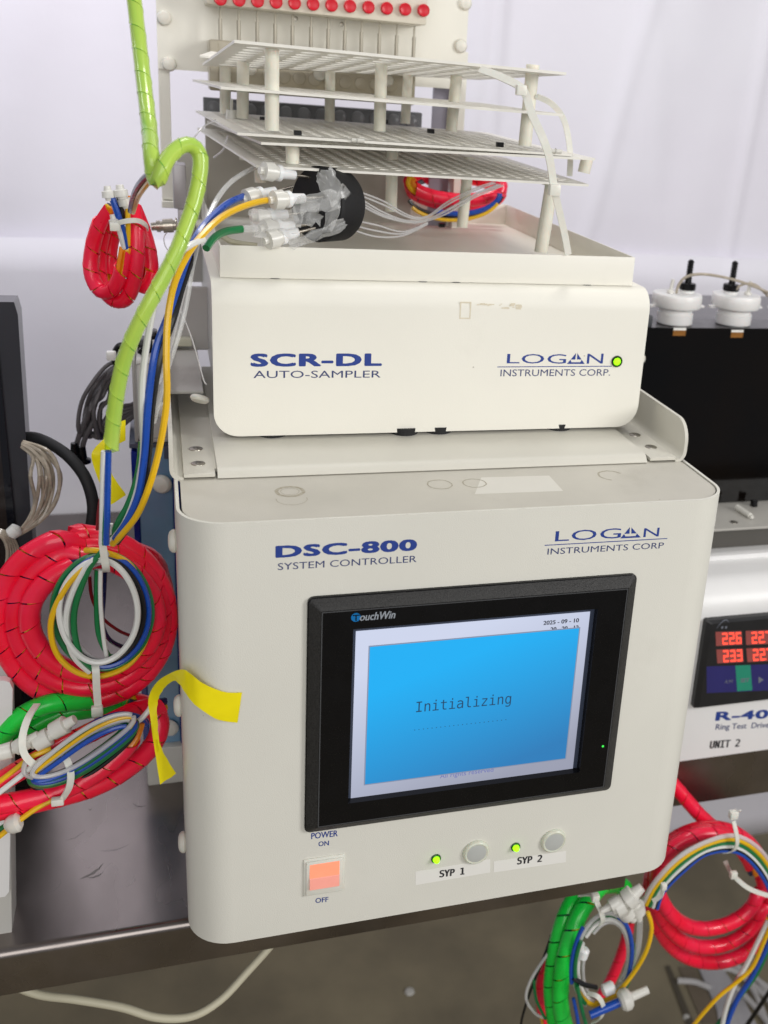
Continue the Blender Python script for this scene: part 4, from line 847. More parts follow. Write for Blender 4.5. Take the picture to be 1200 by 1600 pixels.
# --- main lead: five wires from the luer fittings down to the big coil, in front of everything
ld_ = thing('wire_bundle', (-20, 60, 300), 'blue, black, white and yellow tubes sweeping from tray to big red coil', 'wire bundle')
wires([
 ('yellow_tube', wy, pts([(428, 311, 160), (390, 319, 140), (350, 337, 118), (318, 365, 98), (292, 400, 82), (272, 445, 72), (262, 500, 66), (260, 560, 62), (261, 610, 60), (258, 650, 60), (247, 710, 62), (233, 760, 64), (215, 803, 68), (190, 835, 74), (176, 850, 80)]), 2.15),
 ('blue_tube', wb, pts([(382, 306, 165), (356, 318, 140), (330, 340, 120), (308, 368, 102), (292, 405, 90), (277, 450, 80), (262, 495, 72), (245, 540, 66), (236, 590, 64), (230, 650, 64), (226, 710, 66), (217, 770, 68), (200, 812, 72), (180, 842, 78)]), 2.3),
 ('black_tube', wk, pts([(312, 372, 110), (298, 408, 96), (284, 450, 86), (270, 500, 76), (254, 545, 72), (243, 595, 70), (236, 650, 70), (232, 710, 72), (222, 770, 75), (204, 815, 78), (182, 848, 82)]), 2.3),
 ('white_tube', ww, pts([(318, 374, 96), (296, 384, 84), (272, 404, 74), (250, 440, 66), (238, 490, 62), (229, 540, 60), (223, 590, 62), (222, 640, 66), (224, 700, 72), (216, 760, 76), (196, 815, 80), (170, 850, 84)]), 2.0),
 ('green_tube', wg, pts([(222, 690, 90), (216, 740, 86), (202, 785, 84), (186, 815, 84), (172, 848, 86)]), 2.2),
 ('clear_tube', wcl2, pts([(232, 640, 80), (222, 720, 84), (208, 780, 84), (192, 815, 84), (172, 846, 88)]), 1.8),
], ld_)
wires([('clear_tube', wclr, pts([(425, 263, 200), (400, 262, 195), (372, 276, 170), (350, 296, 150), (330, 328, 128), (312, 372, 106), (300, 420, 94), (292, 470, 88), (280, 520, 84), (264, 570, 80), (250, 620, 78), (240, 660, 80)]), 1.7),
 ('clear_tube', wcl2, pts([(266, 440, 120), (280, 480, 110), (300, 530, 112), (317, 590, 128), (322, 600, 134)]), .5),
 ('clear_tube', wcl2, pts([(300, 400, 100), (282, 480, 104), (262, 560, 100), (248, 600, 96)]), .9)], ld_)
# green stub tube
gs = thing('green_tube_stub', (40, 150, 460), 'short green tube ending in the clear fittings on the tray', 'tube')
wires([('green_tube', wg, pts([(378, 358, 150), (352, 362, 140), (334, 372, 128), (322, 388, 118)]), 2.6), ('clear_end', wclr, pts([(402, 357, 152), (378, 358, 150)]), 2.6)], gs)
mb = MB(); mb.tube(pts([(342, 364, 170), (358, 376, 168), (378, 381, 166), (402, 384, 165)]), 2.0, 8); build('beige_tube', mb, wbei, None, 'thick beige tube lying in the left corner of the tray', 'tubing')
mb = MB(); mb.tube(pts([(337, 188, 250), (318, 198, 240), (304, 214, 232), (297, 226, 230), (298, 236, 228)]), .7, 6); mb.tube(pts([(356, 212, 300), (350, 232, 300), (340, 242, 305), (334, 246, 310)]), .8, 6); build('clear_thin_tube', mb, wcl2, None, 'very thin clear tube curling off the left end of the upper rack', 'tubing')
# --- lime hose
lim3 = mat('lime_stripe_olive', (172, 190, 84), .3)
hz = [(205, -40, 150), (212, 20, 140), (219, 80, 125), (226, 140, 105), (233, 200, 80), (236, 240, 54), (240, 272, 52), (245, 284, 48), (252, 270, 46), (262, 248, 50), (280, 230, 56), (298, 226, 60), (311, 240, 62), (313, 265, 60), (305, 310, 55), (292, 350, 50), (275, 395, 44), (252, 440, 40), (230, 480, 38), (208, 525, 40), (192, 570, 44), (182, 620, 48), (176, 670, 52), (172, 722, 56)]
HP = pts(hz); lime_o = thing('lime_hose', (-60, 50, 300), 'lime green spiral wrapped hose curling down the left side', 'wrapped hose')
mb = MB(); mb.wrap(HP, 4.5, 17, .5, th=.5, hand=-1, sub=8, na=20); build('spiral_wrap', mb, lime, lime_o)
fr = Path(HP, 4)
for k_, wm in enumerate((limeg, limey, lim3)):
    Q = []
    for i in range(0, len(fr.p), 3):
        a = 2*math.pi*k_/3+fr.s[i]/500; Q.append(fr.p[i]+(fr.N[i]*math.cos(a)+fr.B[i]*math.sin(a))*1.95)
    mb = MB(); mb.tube(Q, 2.0, 8, sub=2); build('inner_wire', mb, wm, lime_o)
for q_ in (): pass
wires([('white_wire', ww, pts([(162, 705, 56), (160, 760, 60), (159, 820, 66), (158, 850, 70)]), 1.6), ('green_wire', wg, pts([(165, 705, 58), (163, 760, 61), (162, 820, 66), (162, 850, 70)]), 1.7), ('blue_wire', wb, pts([(169, 705, 56), (168, 760, 59), (167, 815, 64), (166, 850, 68)]), 2.0), ('dark_red_wire', wr, pts([(157, 780, 120), (154, 800, 120), (152, 828, 120)]), 1.2)], lime_o)
wires([('navy_wire', wn, pts([(238, 268, 60), (222, 282, 90), (210, 302, 140), (204, 330, 200)]), 1.9), ('amber_wire', wy, pts([(240, 276, 62), (228, 290, 92), (216, 308, 142), (208, 332, 200)]), 1.6)], lime_o)
# --- upper left red coil
YU = 240.0
runs = []
P = pts([(172, 322, YU), (155, 350, YU+4), (143, 395, YU+8), (143, 430, YU+6), (158, 455, YU), (176, 452, YU-8), (188, 430, YU-14), (193, 400, YU-16), (195, 386, YU-16)])
P2 = pts([(183, 322, YU+14), (165, 352, YU+18), (155, 395, YU+20), (157, 440, YU+14), (175, 467, YU+4), (196, 468, YU-6), (209, 440, YU-12), (214, 400, YU-14), (212, 350, YU-10), (205, 310, YU)])
P3 = pts([(190, 330, YU+30), (178, 360, YU+34), (171, 400, YU+34), (174, 435, YU+28), (186, 455, YU+22)])
P4 = pts([(204, 312, YU+10), (218, 345, YU+8), (230, 380, YU+6), (236, 415, YU+4), (234, 436, YU+2), (228, 450, YU)])
coil('red_hose_coil', (-60, YU, 380), 'small red hose coil hanging edge-on at upper left', [P, P2, P3, P4], 5.5, 17, 1.1, red, hand=-1)
mb = MB(); mb.tube(pts([(218, 440, YU+6), (226, 448, YU+2), (236, 440, YU), (240, 425, YU)]), 5.6, 12); build('red_hose_end', mb, red, None, 'rounded red hose end below the small upper coil', 'hose')
st_ = thing('tube_ends', (-60, YU-20, 400), 'blue, black and yellow tube ends with clear plugs on small red coil', 'tube ends')
wires([('blue_tube', wb, pts([(174, 306, YU-22), (184, 335, YU-22), (192, 362, YU-20), (197, 388, YU-17)]), 2.3), ('white_tube', ww, pts([(181, 345, YU-24), (188, 366, YU-22), (194, 388, YU-18)]), 1.8), ('yellow_tube', wy, pts([(199, 318, YU-20), (200, 350, YU-20), (200, 384, YU-17)]), 1.8), ('black_tube', wk, pts([(186, 306, YU-18), (189, 325, YU-18), (194, 350, YU-17)]), 2.2)], st_)
for q, r_ in (((170, 302), 4.5), ((198, 314), 4.8), ((190, 300), 5), ((181, 346), 3.6)):
    p = at(*q, y=YU-22); mb = MB(); mb.lathe([(0, r_*.5), (2, r_*.6), (2.2, r_), (6.5, r_*.95), (7, r_*.6), (10, r_*.5)], (p.x, p.y, p.z-5), (random.uniform(-.3, .1), 0, 1), 14); build('luer_plug', mb, luer, st_)
tie(pts([(176, 352, YU-24), (186, 348, YU-28), (200, 345, YU-30), (216, 345, YU-26), (228, 352, YU-16), (231, 358, YU)]), Vector((0, 0, 1)), 3.4, 'small white cable tie round the upper left coil', head=at(180, 354, y=YU-26), hs=(7, 5, 6))
# --- red coil behind the racks
YQ = 420.0
P = ring_pts(712, 288, 72, 24, YQ, 200, -170, 26, 0, 0, 20, 4)+ring_pts(712, 298, 70, 22, YQ+24, -180, -520, 24, 0, 0, 20, 4)
P = [p for p in P]
coil('red_hose_coil', (260, YQ, 450), 'red hose coil lying at the back of the tray behind the racks', [P], 6.4, 18, .8, red)
mb = MB(); mb.tube(ring_pts(710, 300, 76, 38, YQ-6, 160, 10, 14), 1.8, 8); build('black_wire', mb, wk, None, 'black wire under the back red coil', 'wire')
mb = MB(); mb.tube(ring_pts(708, 304, 74, 40, YQ-10, 150, 20, 14), 1.8, 8); build('yellow_wire', mb, wy, None, 'yellow wire under the back red coil', 'wire')
mb = MB(); mb.tube(ring_pts(715, 302, 66, 32, YQ-8, 120, 0, 12), 2.6, 8); build('blue_wire', mb, wb, None, 'blue wire under the back red coil', 'wire')
# clear sampling lines lying in the tray
rl = random.Random(4)
cl = thing('clear_line_bundle', (160, 250, 440), 'bundle of thin clear lines running through the racks to the stopper', 'tubing')
for i in range(5):
    o1 = i*4.5+rl.uniform(-2, 2)
    mb = MB(); mb.tube(pts([(562, 300+i*5, 200), (600, 318+i*6+rl.uniform(-4, 4), 215), (640, 338+i*3+rl.uniform(-4, 4), 230), (668, 338+o1*.4, 250), (700, 316+o1, 300), (740, 296+o1*.8, 330), (770+i*4, 285+o1*.3, 360)]), .75, 6, sub=5); build('clear_line', mb, wcl2, cl)
for i in range(3):
    mb = MB(); mb.tube(pts([(556, 345+i*8, 195), (590, 352+i*9, 205), (630, 362+i*3, 220), (668, 348+i, 240)]), .7, 6, sub=5); build('clear_line', mb, wcl2, cl)
for q in (((712, 250), (726, 243)), ((740, 258), (754, 252))):
    p, r_ = at(*q[0], y=400), at(*q[1], y=400); mb = MB(); mb.cyl(p, r_, 2, n=8); build('line_end', mb, luer, cl)

# --- black stopper with luer fittings
sp = thing('rubber_stopper', (75, 190, 455), 'black rubber stopper bristling with clear luer fittings and film', 'stopper')
c0 = at(494, 319, y=180); ax = Vector((-.80, -.58, .06)).normalized()
mb = MB(); mb.lathe([(-25, 23.5), (-22, 25.3), (-1.5, 26.4), (0, 25.4), (.2, 18), (.1, .5)], c0, ax, 48); build('stopper_body', mb, blackm, sp)
def luerfit(p, d, n_=0, s_=1.0, parent=sp, mm=luer):
    d = Vector(d).normalized(); mb = MB(); mb.lathe([(0, 2.6*s_), (3*s_, 2.8*s_), (3.2*s_, 6.3*s_), (10*s_, 6.6*s_), (10.4*s_, 5.2*s_), (13*s_, 5.3*s_)], p, d, 18); a_ = build('luer_body', mb, mm, parent)
    mb = MB(); mb.lathe([(0, 5.6*s_), (3*s_, 5.7*s_), (3.2*s_, 3.8*s_), (14*s_, 3.3*s_), (14.2*s_, 2.2*s_)], p+d*13.05*s_, d, 16); build('luer_nut', mb, luerw, parent)
    for k_ in range(6):
        pass
    mb = MB(); mb.cyl(p+d*27*s_, p+d*42*s_, 1.0*s_, n=8); build('steel_needle', mb, nick, parent)
q = at(405, 266, y=172); luerfit(q, at(470, 275, y=184)-q)
q = at(378, 312, y=160); luerfit(q, at(440, 296, y=176)-q)
q = at(420, 313, y=152); luerfit(q, at(488, 309, y=166)-q)
q = at(405, 358, y=152); luerfit(q, at(470, 352, y=168)-q)
q = at(412, 377, y=146); luerfit(q, at(470, 362, y=160)-q)
q = at(392, 340, y=172); luerfit(q, at(450, 335, y=182)-q)
def crumple(cx, cy, y, w_, h_, seed, amp, rot, parent, ns=9):
    rnd = np.random.RandomState(seed); P = []; c = at(cx, cy, y=y); n_ = ns; f = rnd.normal(0, amp, (n_+1, n_+1, 3))
    R = math.radians(rot)
    for j in range(n_+1):
        row = []
        for i in range(n_+1):
            u = (i/n_-.5)*w_; v = (j/n_-.5)*h_; row.append(c+Vector((u*math.cos(R)-v*math.sin(R), 0, u*math.sin(R)+v*math.cos(R)))+Vector(f[j, i]))
        P.append(row)
    mb = MB(); mb.grid(P); return build('crumpled_film', mb, film, parent, smooth=50)
crumple(517, 290, 158, 15, 22, 1, 1.2, 35, sp, 7); crumple(524, 330, 160, 7, 28, 2, .9, -22, sp, 6); crumple(496, 366, 150, 40, 7, 3, .8, 24, sp, 7); crumple(480, 330, 156, 16, 18, 4, 1.4, 0, sp, 6); crumple(428, 350, 147, 30, 20, 5, 1.0, 5, sp, 7); crumple(498, 316, 154, 26, 14, 8, .8, 10, sp, 6)

# --- zip ties at the right of the racks
zt_ = [((752, 108, 175), (790, 118, 168), (812, 132, 160), (822, 148, 150), (832, 180, 140), (848, 215, 132), (858, 242, 128), (862, 270, 130), (865, 294, 134), (866, 300, 150))]
tie(pts([(750, 108, 175), (780, 119, 165), (812, 135, 155), (822, 150, 148), (832, 180, 138), (848, 215, 130), (858, 245, 130), (863, 275, 132), (866, 298, 134)]), Vector((.6, 0, .5)), 5.5, 'long nylon tie strapped down the right ends of both racks', head=at(814, 141, y=150), hs=(7, 5, 7))
tie(pts([(838, 150, 200), (862, 162, 215), (880, 185, 225), (888, 215, 225), (891, 245, 225), (890, 275, 222)]), Vector((1, -.1, .6)), 4.5, 'curved nylon tie bowing out behind the right rack ends')
tie(pts([(866, 296, 134), (874, 330, 140), (882, 365, 146), (888, 398, 150)]), Vector((1, 0, .2)), 5, 'nylon tie tail running down into the tray front right', head=at(866, 297, y=132), hs=(8, 6, 8))

# --- lower left tangle: second red coil seen edge-on, green hose, wires
YL = 96.0
P = pts([(258, 1100, YL+30), (215, 1110, YL+20), (175, 1128, YL+6), (120, 1155, YL), (70, 1182, YL-6), (20, 1210, YL-10), (-40, 1245, YL-10)])
P2 = pts([(200, 1095, YL+34), (235, 1105, YL+34), (250, 1130, YL+30), (238, 1165, YL+22), (200, 1200, YL+10), (150, 1228, YL), (90, 1246, YL-6), (30, 1260, YL-10), (-40, 1275, YL-10)])
P3 = pts([(214, 1128, YL+4), (203, 1158, YL), (176, 1188, YL-4), (138, 1215, YL-8), (92, 1236, YL-10), (38, 1250, YL-12), (-40, 1264, YL-12)])
coil('red_hose_coil', (-110, YL, 20), 'lower red hose coil leaving the photograph at left below the big coil', [P, P2, P3], 7.0, 20, 1.1, red)
G = pts([(215, 1090, YL+60), (235, 1108, YL+60), (240, 1130, YL+55)])
P = pts([(-30, 1175, YL+20), (5, 1148, YL+18), (35, 1118, YL+18), (75, 1100, YL+20), (120, 1096, YL+26), (165, 1092, YL+34)])
P2 = pts([(10, 1170, YL+32), (45, 1140, YL+32), (90, 1118, YL+34), (140, 1108, YL+38), (200, 1100, YL+52), (236, 1112, YL+60)])
coil('green_hose_coil', (-120, YL+20, 60), 'bright green hose loop tucked under the big red coil at left', [P, P2], 6.8, 20, .9, green)
tg = thing('wire_tangle', (-100, YL, 40), 'flattened loop of green, blue and yellow tubes between lower red hoses', 'wire loop')
for k_, (m_, dx, dy, ex, ey, r_) in enumerate(((wk, 0, 10, 2, 6, 1.5), (wg, 0, 4, 0, 0, 3.6), (wg, -6, 6, -10, -8, 3.4), (wb, 2, 4, 0, -3, 1.9), (wg, 0, -2, -6, -2, 2.4), (wcl2, 0, 0, -4, -8, 2.0), (wy, 2, -2, -2, -7, 1.3), (wb, -2, 8, -8, -12, 1.7), (wcl2, 0, -5, 0, -3, 1.6))):
    Pp = ring_pts(130+dx, 1170+dy, 90+ex, 24+ey, YL-12-k_*1.6, 0, 352, 22, rot=-31, wob=1.5); mb = MB(); mb.tube(Pp, r_, 8, sub=4); build('looped_tube', mb, m_, tg)
wires([('blue_wire', wb, pts([(120, 1152, YL), (150, 1128, YL-2), (185, 1116, YL), (215, 1120, YL+4), (228, 1132, YL+10)]), 2.0), ('white_wire', ww, pts([(-10, 1245, YL-20), (30, 1214, YL-20), (60, 1190, YL-18), (110, 1160, YL-14), (150, 1135, YL-10), (180, 1124, YL-8), (210, 1130, YL-6), (232, 1110, YL-2), (238, 1096, YL)]), 1.9),
 ('amber_wire', wy, pts([(-10, 1228, YL-16), (20, 1205, YL-16), (50, 1182, YL-16), (80, 1170, YL-14)]), 1.8), ('yellow_wire', wy, pts([(-20, 1322, YL-20), (20, 1290, YL-20), (55, 1264, YL-18), (85, 1248, YL-16)]), 1.9), ('green_wire', wg, pts([(-20, 1306, YL-14), (10, 1290, YL-14), (40, 1266, YL-12)]), 2.2), ('clear_tube', wcl2, pts([(40, 1190, YL-22), (38, 1208, YL-22), (60, 1216, YL-20), (90, 1208, YL-18)]), 1.6)], tg)
fit = thing('luer_cluster', (-130, 80, 70), 'cluster of milky luer fittings in front of the lower left green hose', 'fittings')
for q, d, s_ in (((62, 1158), (.9, 0, .45), .95), ((30, 1166), (.8, 0, .5), .8), ((88, 1140), (.8, -.1, .5), .95), ((2, 1176), (1, 0, .2), .85)):
    p = at(*q, y=YL-12); mb = MB(); mb.lathe([(0, 3*s_), (3, 3.4*s_), (3.2, 6.4*s_), (13, 6.7*s_), (13.4, 4*s_), (20, 3.4*s_)], p-Vector(d)*6, d, 16); build('luer_body', mb, luer, fit)
p = at(22, 1284, y=YL-20); mb = MB(); mb.lathe([(0, 2), (2, 5), (5, 6.6), (9, 6.6), (11, 4)], p-Vector((6, 0, 3)), (.9, -.1, .3), 16); build('luer_body', mb, luer, fit)
tie(pts([(58, 1100, YL+6), (44, 1122, YL-8), (35, 1152, YL-18), (38, 1178, YL-22), (55, 1195, YL-22), (78, 1196, YL-16)]), Vector((.8, .3, .1)), 4.6, 'cable tie curving round the lower left red and green hoses')
tie(pts([(88, 1172, YL-6), (100, 1180, YL-18), (110, 1205, YL-24), (108, 1230, YL-24), (96, 1250, YL-20)]), Vector((1, .3, 0)), 4.6, 'cable tie over the lowest red hose at left', head=at(90, 1252, y=YL-22), hs=(8, 5, 5))
# --- yellow tapes
def tape(L, R, label):
    l = Path(pts(L), 5).p; r = Path(pts(R), 5).p; mb = MB(); n_ = len(l); rows = []
    for i, (a, b) in enumerate(zip(l, r)):
        fr_ = min(1, i/18); k_ = .7*fr_*math.sin(i*1.1); rows.append([a, a.lerp(b, .3)+Vector((0, -k_-.15, 0)), a.lerp(b, .7)+Vector((0, k_*.8-.15, 0)), b+Vector((random.uniform(-.3, .3), 0, random.uniform(-.3, .3)))*fr_])
    mb.grid(rows, th=.2); build('yellow_tape', mb, yel, None, label, 'tape')
tape([(378, 1082, -.8), (350, 1081, -.8), (318, 1068, -.8), (298, 1053, 2.5), (286, 1046, 7), (268, 1051, 16), (245, 1066, 28), (232, 1092, 34), (236, 1130, 32), (243, 1180, 30), (250, 1226, 28)],
     [(371, 1129, -.8), (340, 1124, -.8), (312, 1107, -.8), (296, 1092, 2.5), (285, 1074, 7), (272, 1064, 16), (256, 1076, 28), (247, 1095, 34), (246, 1125, 32), (252, 1168, 30), (275, 1208, 34)], 'yellow tape flag stuck to the controller front and dangling')
tape([(196, 656, 120), (182, 662, 118), (166, 682, 112), (148, 700, 110), (143, 715, 110), (152, 745, 112), (170, 790, 114)], [(196, 688, 120), (188, 692, 118), (174, 700, 112), (166, 712, 110), (164, 722, 110), (176, 742, 112), (197, 774, 114)], 'yellow tape flag hanging behind the lime hose end')
# --- dark cord bundle behind, black cable arch, beige cable coil
cb = thing('cord_bundle', (-70, 330, 260), 'hanging bundle of dark grey cords with two black plugs', 'cord bundle')
for i in range(11):
    o1 = i*3.6; J = lambda k_=5: random.uniform(-k_, k_); P = pts([(205-i*1.5, 562+i*2, 330+J(8)), (172+J(), 572+o1*.7+J(3), 326+J(8)), (142+o1*.7+J(), 602+o1*.6+J(6), 322+J(10)), (126+o1*.9+J(6), 640+J(6), 320+J(8)), (128+o1*.9+J(6), 674+J(8), 322+J(8)), (146+o1*.4+J(8), 684+J(6)-i, 326+J(6)), (178, 672-i*3+J(8), 332), (210, 650-i*2, 336)])
    mb = MB(); mb.tube(P, 1.8, 7, sub=5); build('cord', mb, wgy, cb)
for q in (((137, 648), (124, 680), (117, 708)), ((148, 655), (131, 690), (129, 714))):
    mb = MB(); mb.tube(pts([(q[0][0], q[0][1], 318), (q[1][0], q[1][1], 316), (q[2][0], q[2][1], 314)]), 2.2, 8); build('cord', mb, wgy, cb)
    p = at(q[2][0], q[2][1], y=314); mb = MB(); mb.lathe([(0, 6.5), (3, 6.6), (4, 3.6), (14, 2.9)], (p.x, p.y, p.z-5), (0, 0, 1), 16); build('plug', mb, black, cb)
mb = MB(); mb.tube(pts([(182, 572, 322), (178, 556, 322), (184, 542, 322), (192, 540, 322), (196, 552, 322)]), 2.4, 8); build('cord_hook', mb, black, cb)
p = at(174, 556, y=318); mb = MB(); mb.box(p.x-4, p.x+4, 316, 322, p.z-4, p.z+4, bev=1.5); build('tie_knot', mb, ww, cb)
mb = MB(); mb.tube(pts([(30, 684, 320), (55, 684, 300), (85, 697, 280), (112, 718, 262), (134, 748, 250), (145, 785, 244), (143, 820, 240), (134, 846, 238)]), 4.6, 12); build('black_cable', mb, blackm, None, 'thick black cable arching out from behind the dark cabinet', 'cable')
bc = thing('beige_cable_coil', (-120, 230, 150), 'coil of thin translucent beige cable tied with white at left', 'cable coil')
for i in range(9):
    k_ = i/8; J = lambda a_=4: random.uniform(-a_, a_); P = pts([(36-2*k_, 690+8*k_, 262), (50+22*(1-k_)+J(), 705+10*k_, 256+J(6)), (52+44*(1-k_)+J(5), 740+4*k_, 250-3*i+J(6)), (54+38*(1-k_)+J(5), 782, 246+J(6)), (46+20*(1-k_)+J(3), 814-2*k_, 242), (26+J(1), 838-4*k_, 240)])
    mb = MB(); mb.tube(P, 1.5, 7, sub=5); build('cable_turn', mb, wtin, bc)
for i in range(5):
    P = ring_pts(-4, 866, 16+i*4, 30+i*2, 240+i*2, -100, 120, 10); mb = MB(); mb.tube(P, 1.4, 7); build('cable_turn', mb, wtin, bc)
p = at(20, 831, y=236); mb = MB(); mb.lathe([(0, 2), (2, 5), (8, 5.4), (10, 2)], p-Vector((3, 0, 3)), (.7, 0, .6), 12); build('tie_knot', mb, ww, bc)
# beige mains cable under the bench
mb = MB(); mb.tube(pts([(10, 1535, 160), (60, 1554, 150), (120, 1562, 140), (190, 1574, 130), (245, 1590, 124), (300, 1588, 124), (345, 1562, 130), (385, 1520, 140), (425, 1475, 150), (450, 1440, 170)]), 3.4, 12); build('mains_cable', mb, wbei, None, 'beige mains cable sagging below the bench apron', 'cable')

# smudges and scratches on the bench top
ben = [o for o in D.objects if o.name == 'steel_bench'][0]
for q, L_, w_, an, mm in (((146, 1366), 20, 3.2, .5, (96, 98, 86)), ((150, 1372), 13, 2, .2, (86, 90, 78)), ((92, 1388), 10, 1.2, .9, (200, 192, 190)), ((216, 1262), 12, 1.6, -.3, (70, 68, 66)), ((208, 1380), 9, 1.4, 1.0, (200, 196, 194)), ((141, 1268), 3, 2, 0, (60, 56, 54)), ((266, 1370), 30, .8, 1.75, (150, 144, 144)), ((120, 1310), 16, 1.0, .4, (170, 164, 162)), ((180, 1330), 22, 1.2, .1, (168, 162, 160))):
    p = at(*q, z=Z_B); mb = MB(); n_ = 8; u = Vector((math.cos(an), math.sin(an)*1.6, 0)); v = Vector((-math.sin(an), math.cos(an), 0)); vs = []
    for i in range(n_+1):
        t = i/n_-.5; c_ = Vector((p.x, p.y, Z_B+1.62))+u*L_*t+v*(3*t*t*4+random.uniform(-.5, .5)); h_ = w_*.5*(1-(2*t)**2)*random.uniform(.6, 1)+.1; vs += [c_+v*h_, c_-v*h_]
    mb.add(vs, [(2*i, 2*i+1, 2*i+3, 2*i+2) for i in range(n_)]); build('smudge', mb, mat('smudge_%d' % mm[0], mm, .4, metal=.5, alpha=.4), ben, smooth=0)
# --- right bottom red coil
YS = 165.0
P = ring_pts(1104, 1376, 74, 72, YS, -10, -345, 26, 6, 6, 8, wob=2)+ring_pts(1107, 1388, 84, 88, YS+10, -360, -700, 26, 4, 6, 8, wob=2)+ring_pts(1110, 1397, 92, 104, YS+20, -712, -1060, 26, 3, 4, 10, wob=2)
coil('red_hose_coil', (430, YS, -80), 'red hose coil hanging at the lower right beside the controller', [P], 7.6, 22, 1.0, red)
P = pts([(1030, 1200, YS+60), (1060, 1235, YS+50), (1095, 1275, YS+40), (1130, 1305, YS+34)])
coil('red_hose', (400, YS+40, 10), 'straight red hose entering the lower right coil from above', [P], 7.4, 22, 1.1, red)
wr_ = thing('wire_arc', (420, YS-20, -60), 'arc of yellow, green, white and blue wires over lower right coil', 'wire bundle')
for k_, (m_, d_) in enumerate(((wcl2, 0), (wy, 6), (wg, 12), (ww, 18), (wk, 21), (wb, 25))):
    P = pts([(1004+d_*.9, 1412+d_*.3, YS-26), (1022+d_*.6, 1380+d_*.5, YS-28), (1060+d_*.35, 1340+d_*.8, YS-28), (1105, 1315+d_*.75, YS-28), (1150, 1306+d_, YS-28), (1190-d_*.3, 1330+d_*1.1, YS-26), (1215-d_*.4, 1375+d_, YS-22), (1222-d_*.3, 1430+d_, YS-20)])
    mb = MB(); mb.tube(P, 2.2, 8); build('wire', mb, m_, wr_)
dn = thing('wire_bundle', (430, 150, -200), 'white, yellow, blue and green wires dropping to the floor at lower right', 'wire bundle')
wires([('white_wire', ww, pts([(1200, 1440, 150), (1185, 1470, 150), (1165, 1510, 150), (1145, 1545, 150), (1132, 1585, 150), (1126, 1620, 150)]), 2.6),
 ('yellow_wire', wy, pts([(1206, 1440, 146), (1192, 1475, 146), (1175, 1512, 146), (1152, 1534, 146), (1120, 1560, 146), (1085, 1600, 146), (1070, 1625, 146)]), 2.2),
 ('blue_wire', wb, pts([(1210, 1450, 152), (1192, 1492, 152), (1172, 1530, 152), (1150, 1565, 152), (1134, 1605, 152), (1130, 1625, 152)]), 2.8),
 ('green_wire', wg, pts([(1216, 1440, 150), (1200, 1485, 152), (1182, 1522, 154), (1160, 1552, 156), (1138, 1580, 158), (1118, 1605, 158)]), 2.4),
 ('black_wire', wk, pts([(1215, 1530, 240), (1190, 1568, 250), (1165, 1605, 260)]), 2.6)], dn)
tie(pts([(1146, 1283, YS-32), (1150, 1300, YS-36), (1152, 1318, YS-36), (1145, 1330, YS-32), (1130, 1332, YS-26)]), Vector((1, .2, 0)), 4.4, 'cable tie at the top of the lower right coil', head=at(1146, 1273, y=YS-34), hs=(8, 6, 8), tail=pts([(1150, 1270, YS-34), (1157, 1266, YS-36)]))
tie(pts([(1133, 1345, YS+4), (1138, 1356, YS-2), (1146, 1368, YS-18), (1170, 1388, YS-26), (1200, 1399, YS-26), (1215, 1400, YS-20)]), Vector((.2, .2, 1)), 4.6, 'cable tie wrapping the right side of the lower right coil', head=at(1146, 1367, y=YS-20), hs=(7, 5, 7))
# --- green coil at bottom
YG = 130.0
P = pts([(965, 1375, YG+40), (945, 1380, YG+30), (925, 1400, YG+18), (905, 1430, YG+8), (888, 1475, YG), (878, 1520, YG-4), (876, 1565, YG-6), (885, 1610, YG-4), (905, 1640, YG)])
P2 = pts([(985, 1400, YG+60), (972, 1384, YG+54), (935, 1385, YG+40), (900, 1402, YG+28), (880, 1440, YG+18), (868, 1490, YG+12), (862, 1545, YG+10), (868, 1600, YG+10)])
P3 = pts([(905, 1560, YG+10), (915, 1590, YG+6), (935, 1618, YG+2)])
coil('green_hose_coil', (330, YG, -150), 'bright green hose coil hanging below the controller at right', [P, P2], 8.2, 24, 1.6, green, inner=(wy, wn, wg))
P = pts([(985, 1420, YG+70), (978, 1470, YG+74), (955, 1530, YG+74), (930, 1570, YG+74)]); P2 = pts([(862, 1495, YG+50), (848, 1530, YG+50), (846, 1565, YG+50), (852, 1600, YG+50)])
coil('red_hose', (350, YG+70, -150), 'dark red hose seen through the bottom green coil', [P, P2], 6.0, 18, 1.0, red)
gl = thing('wire_loop', (350, YG, -160), 'loop of clear, blue and yellow tubes inside the bottom green coil', 'wire loop')
for m_, cx, rx, ry, y, a0, a1, r_ in ((wb, 948, 38, 72, YG-14, -80, 100, 2.2), (ww, 944, 40, 66, YG-10, -150, 200, 2.0), (wg, 944, 46, 70, YG-6, -160, 160, 2.0), (wcl2, 942, 44, 76, YG-12, -250, 60, 2.2), (wcl2, 946, 34, 62, YG-4, -140, 190, 1.8), (wy, 942, 44, 70, YG-16, 130, -20+60, 2.2), (wb, 938, 44, 82, YG-18, 150, 215, 2.0), (wg, 940, 40, 74, YG-20, 110, 200, 2.0)):
    mb = MB(); mb.tube(ring_pts(cx, 1502, rx, ry, y, a0, a1, 16, rot=10), r_, 8, sub=4); build('looped_tube', mb, m_, gl)
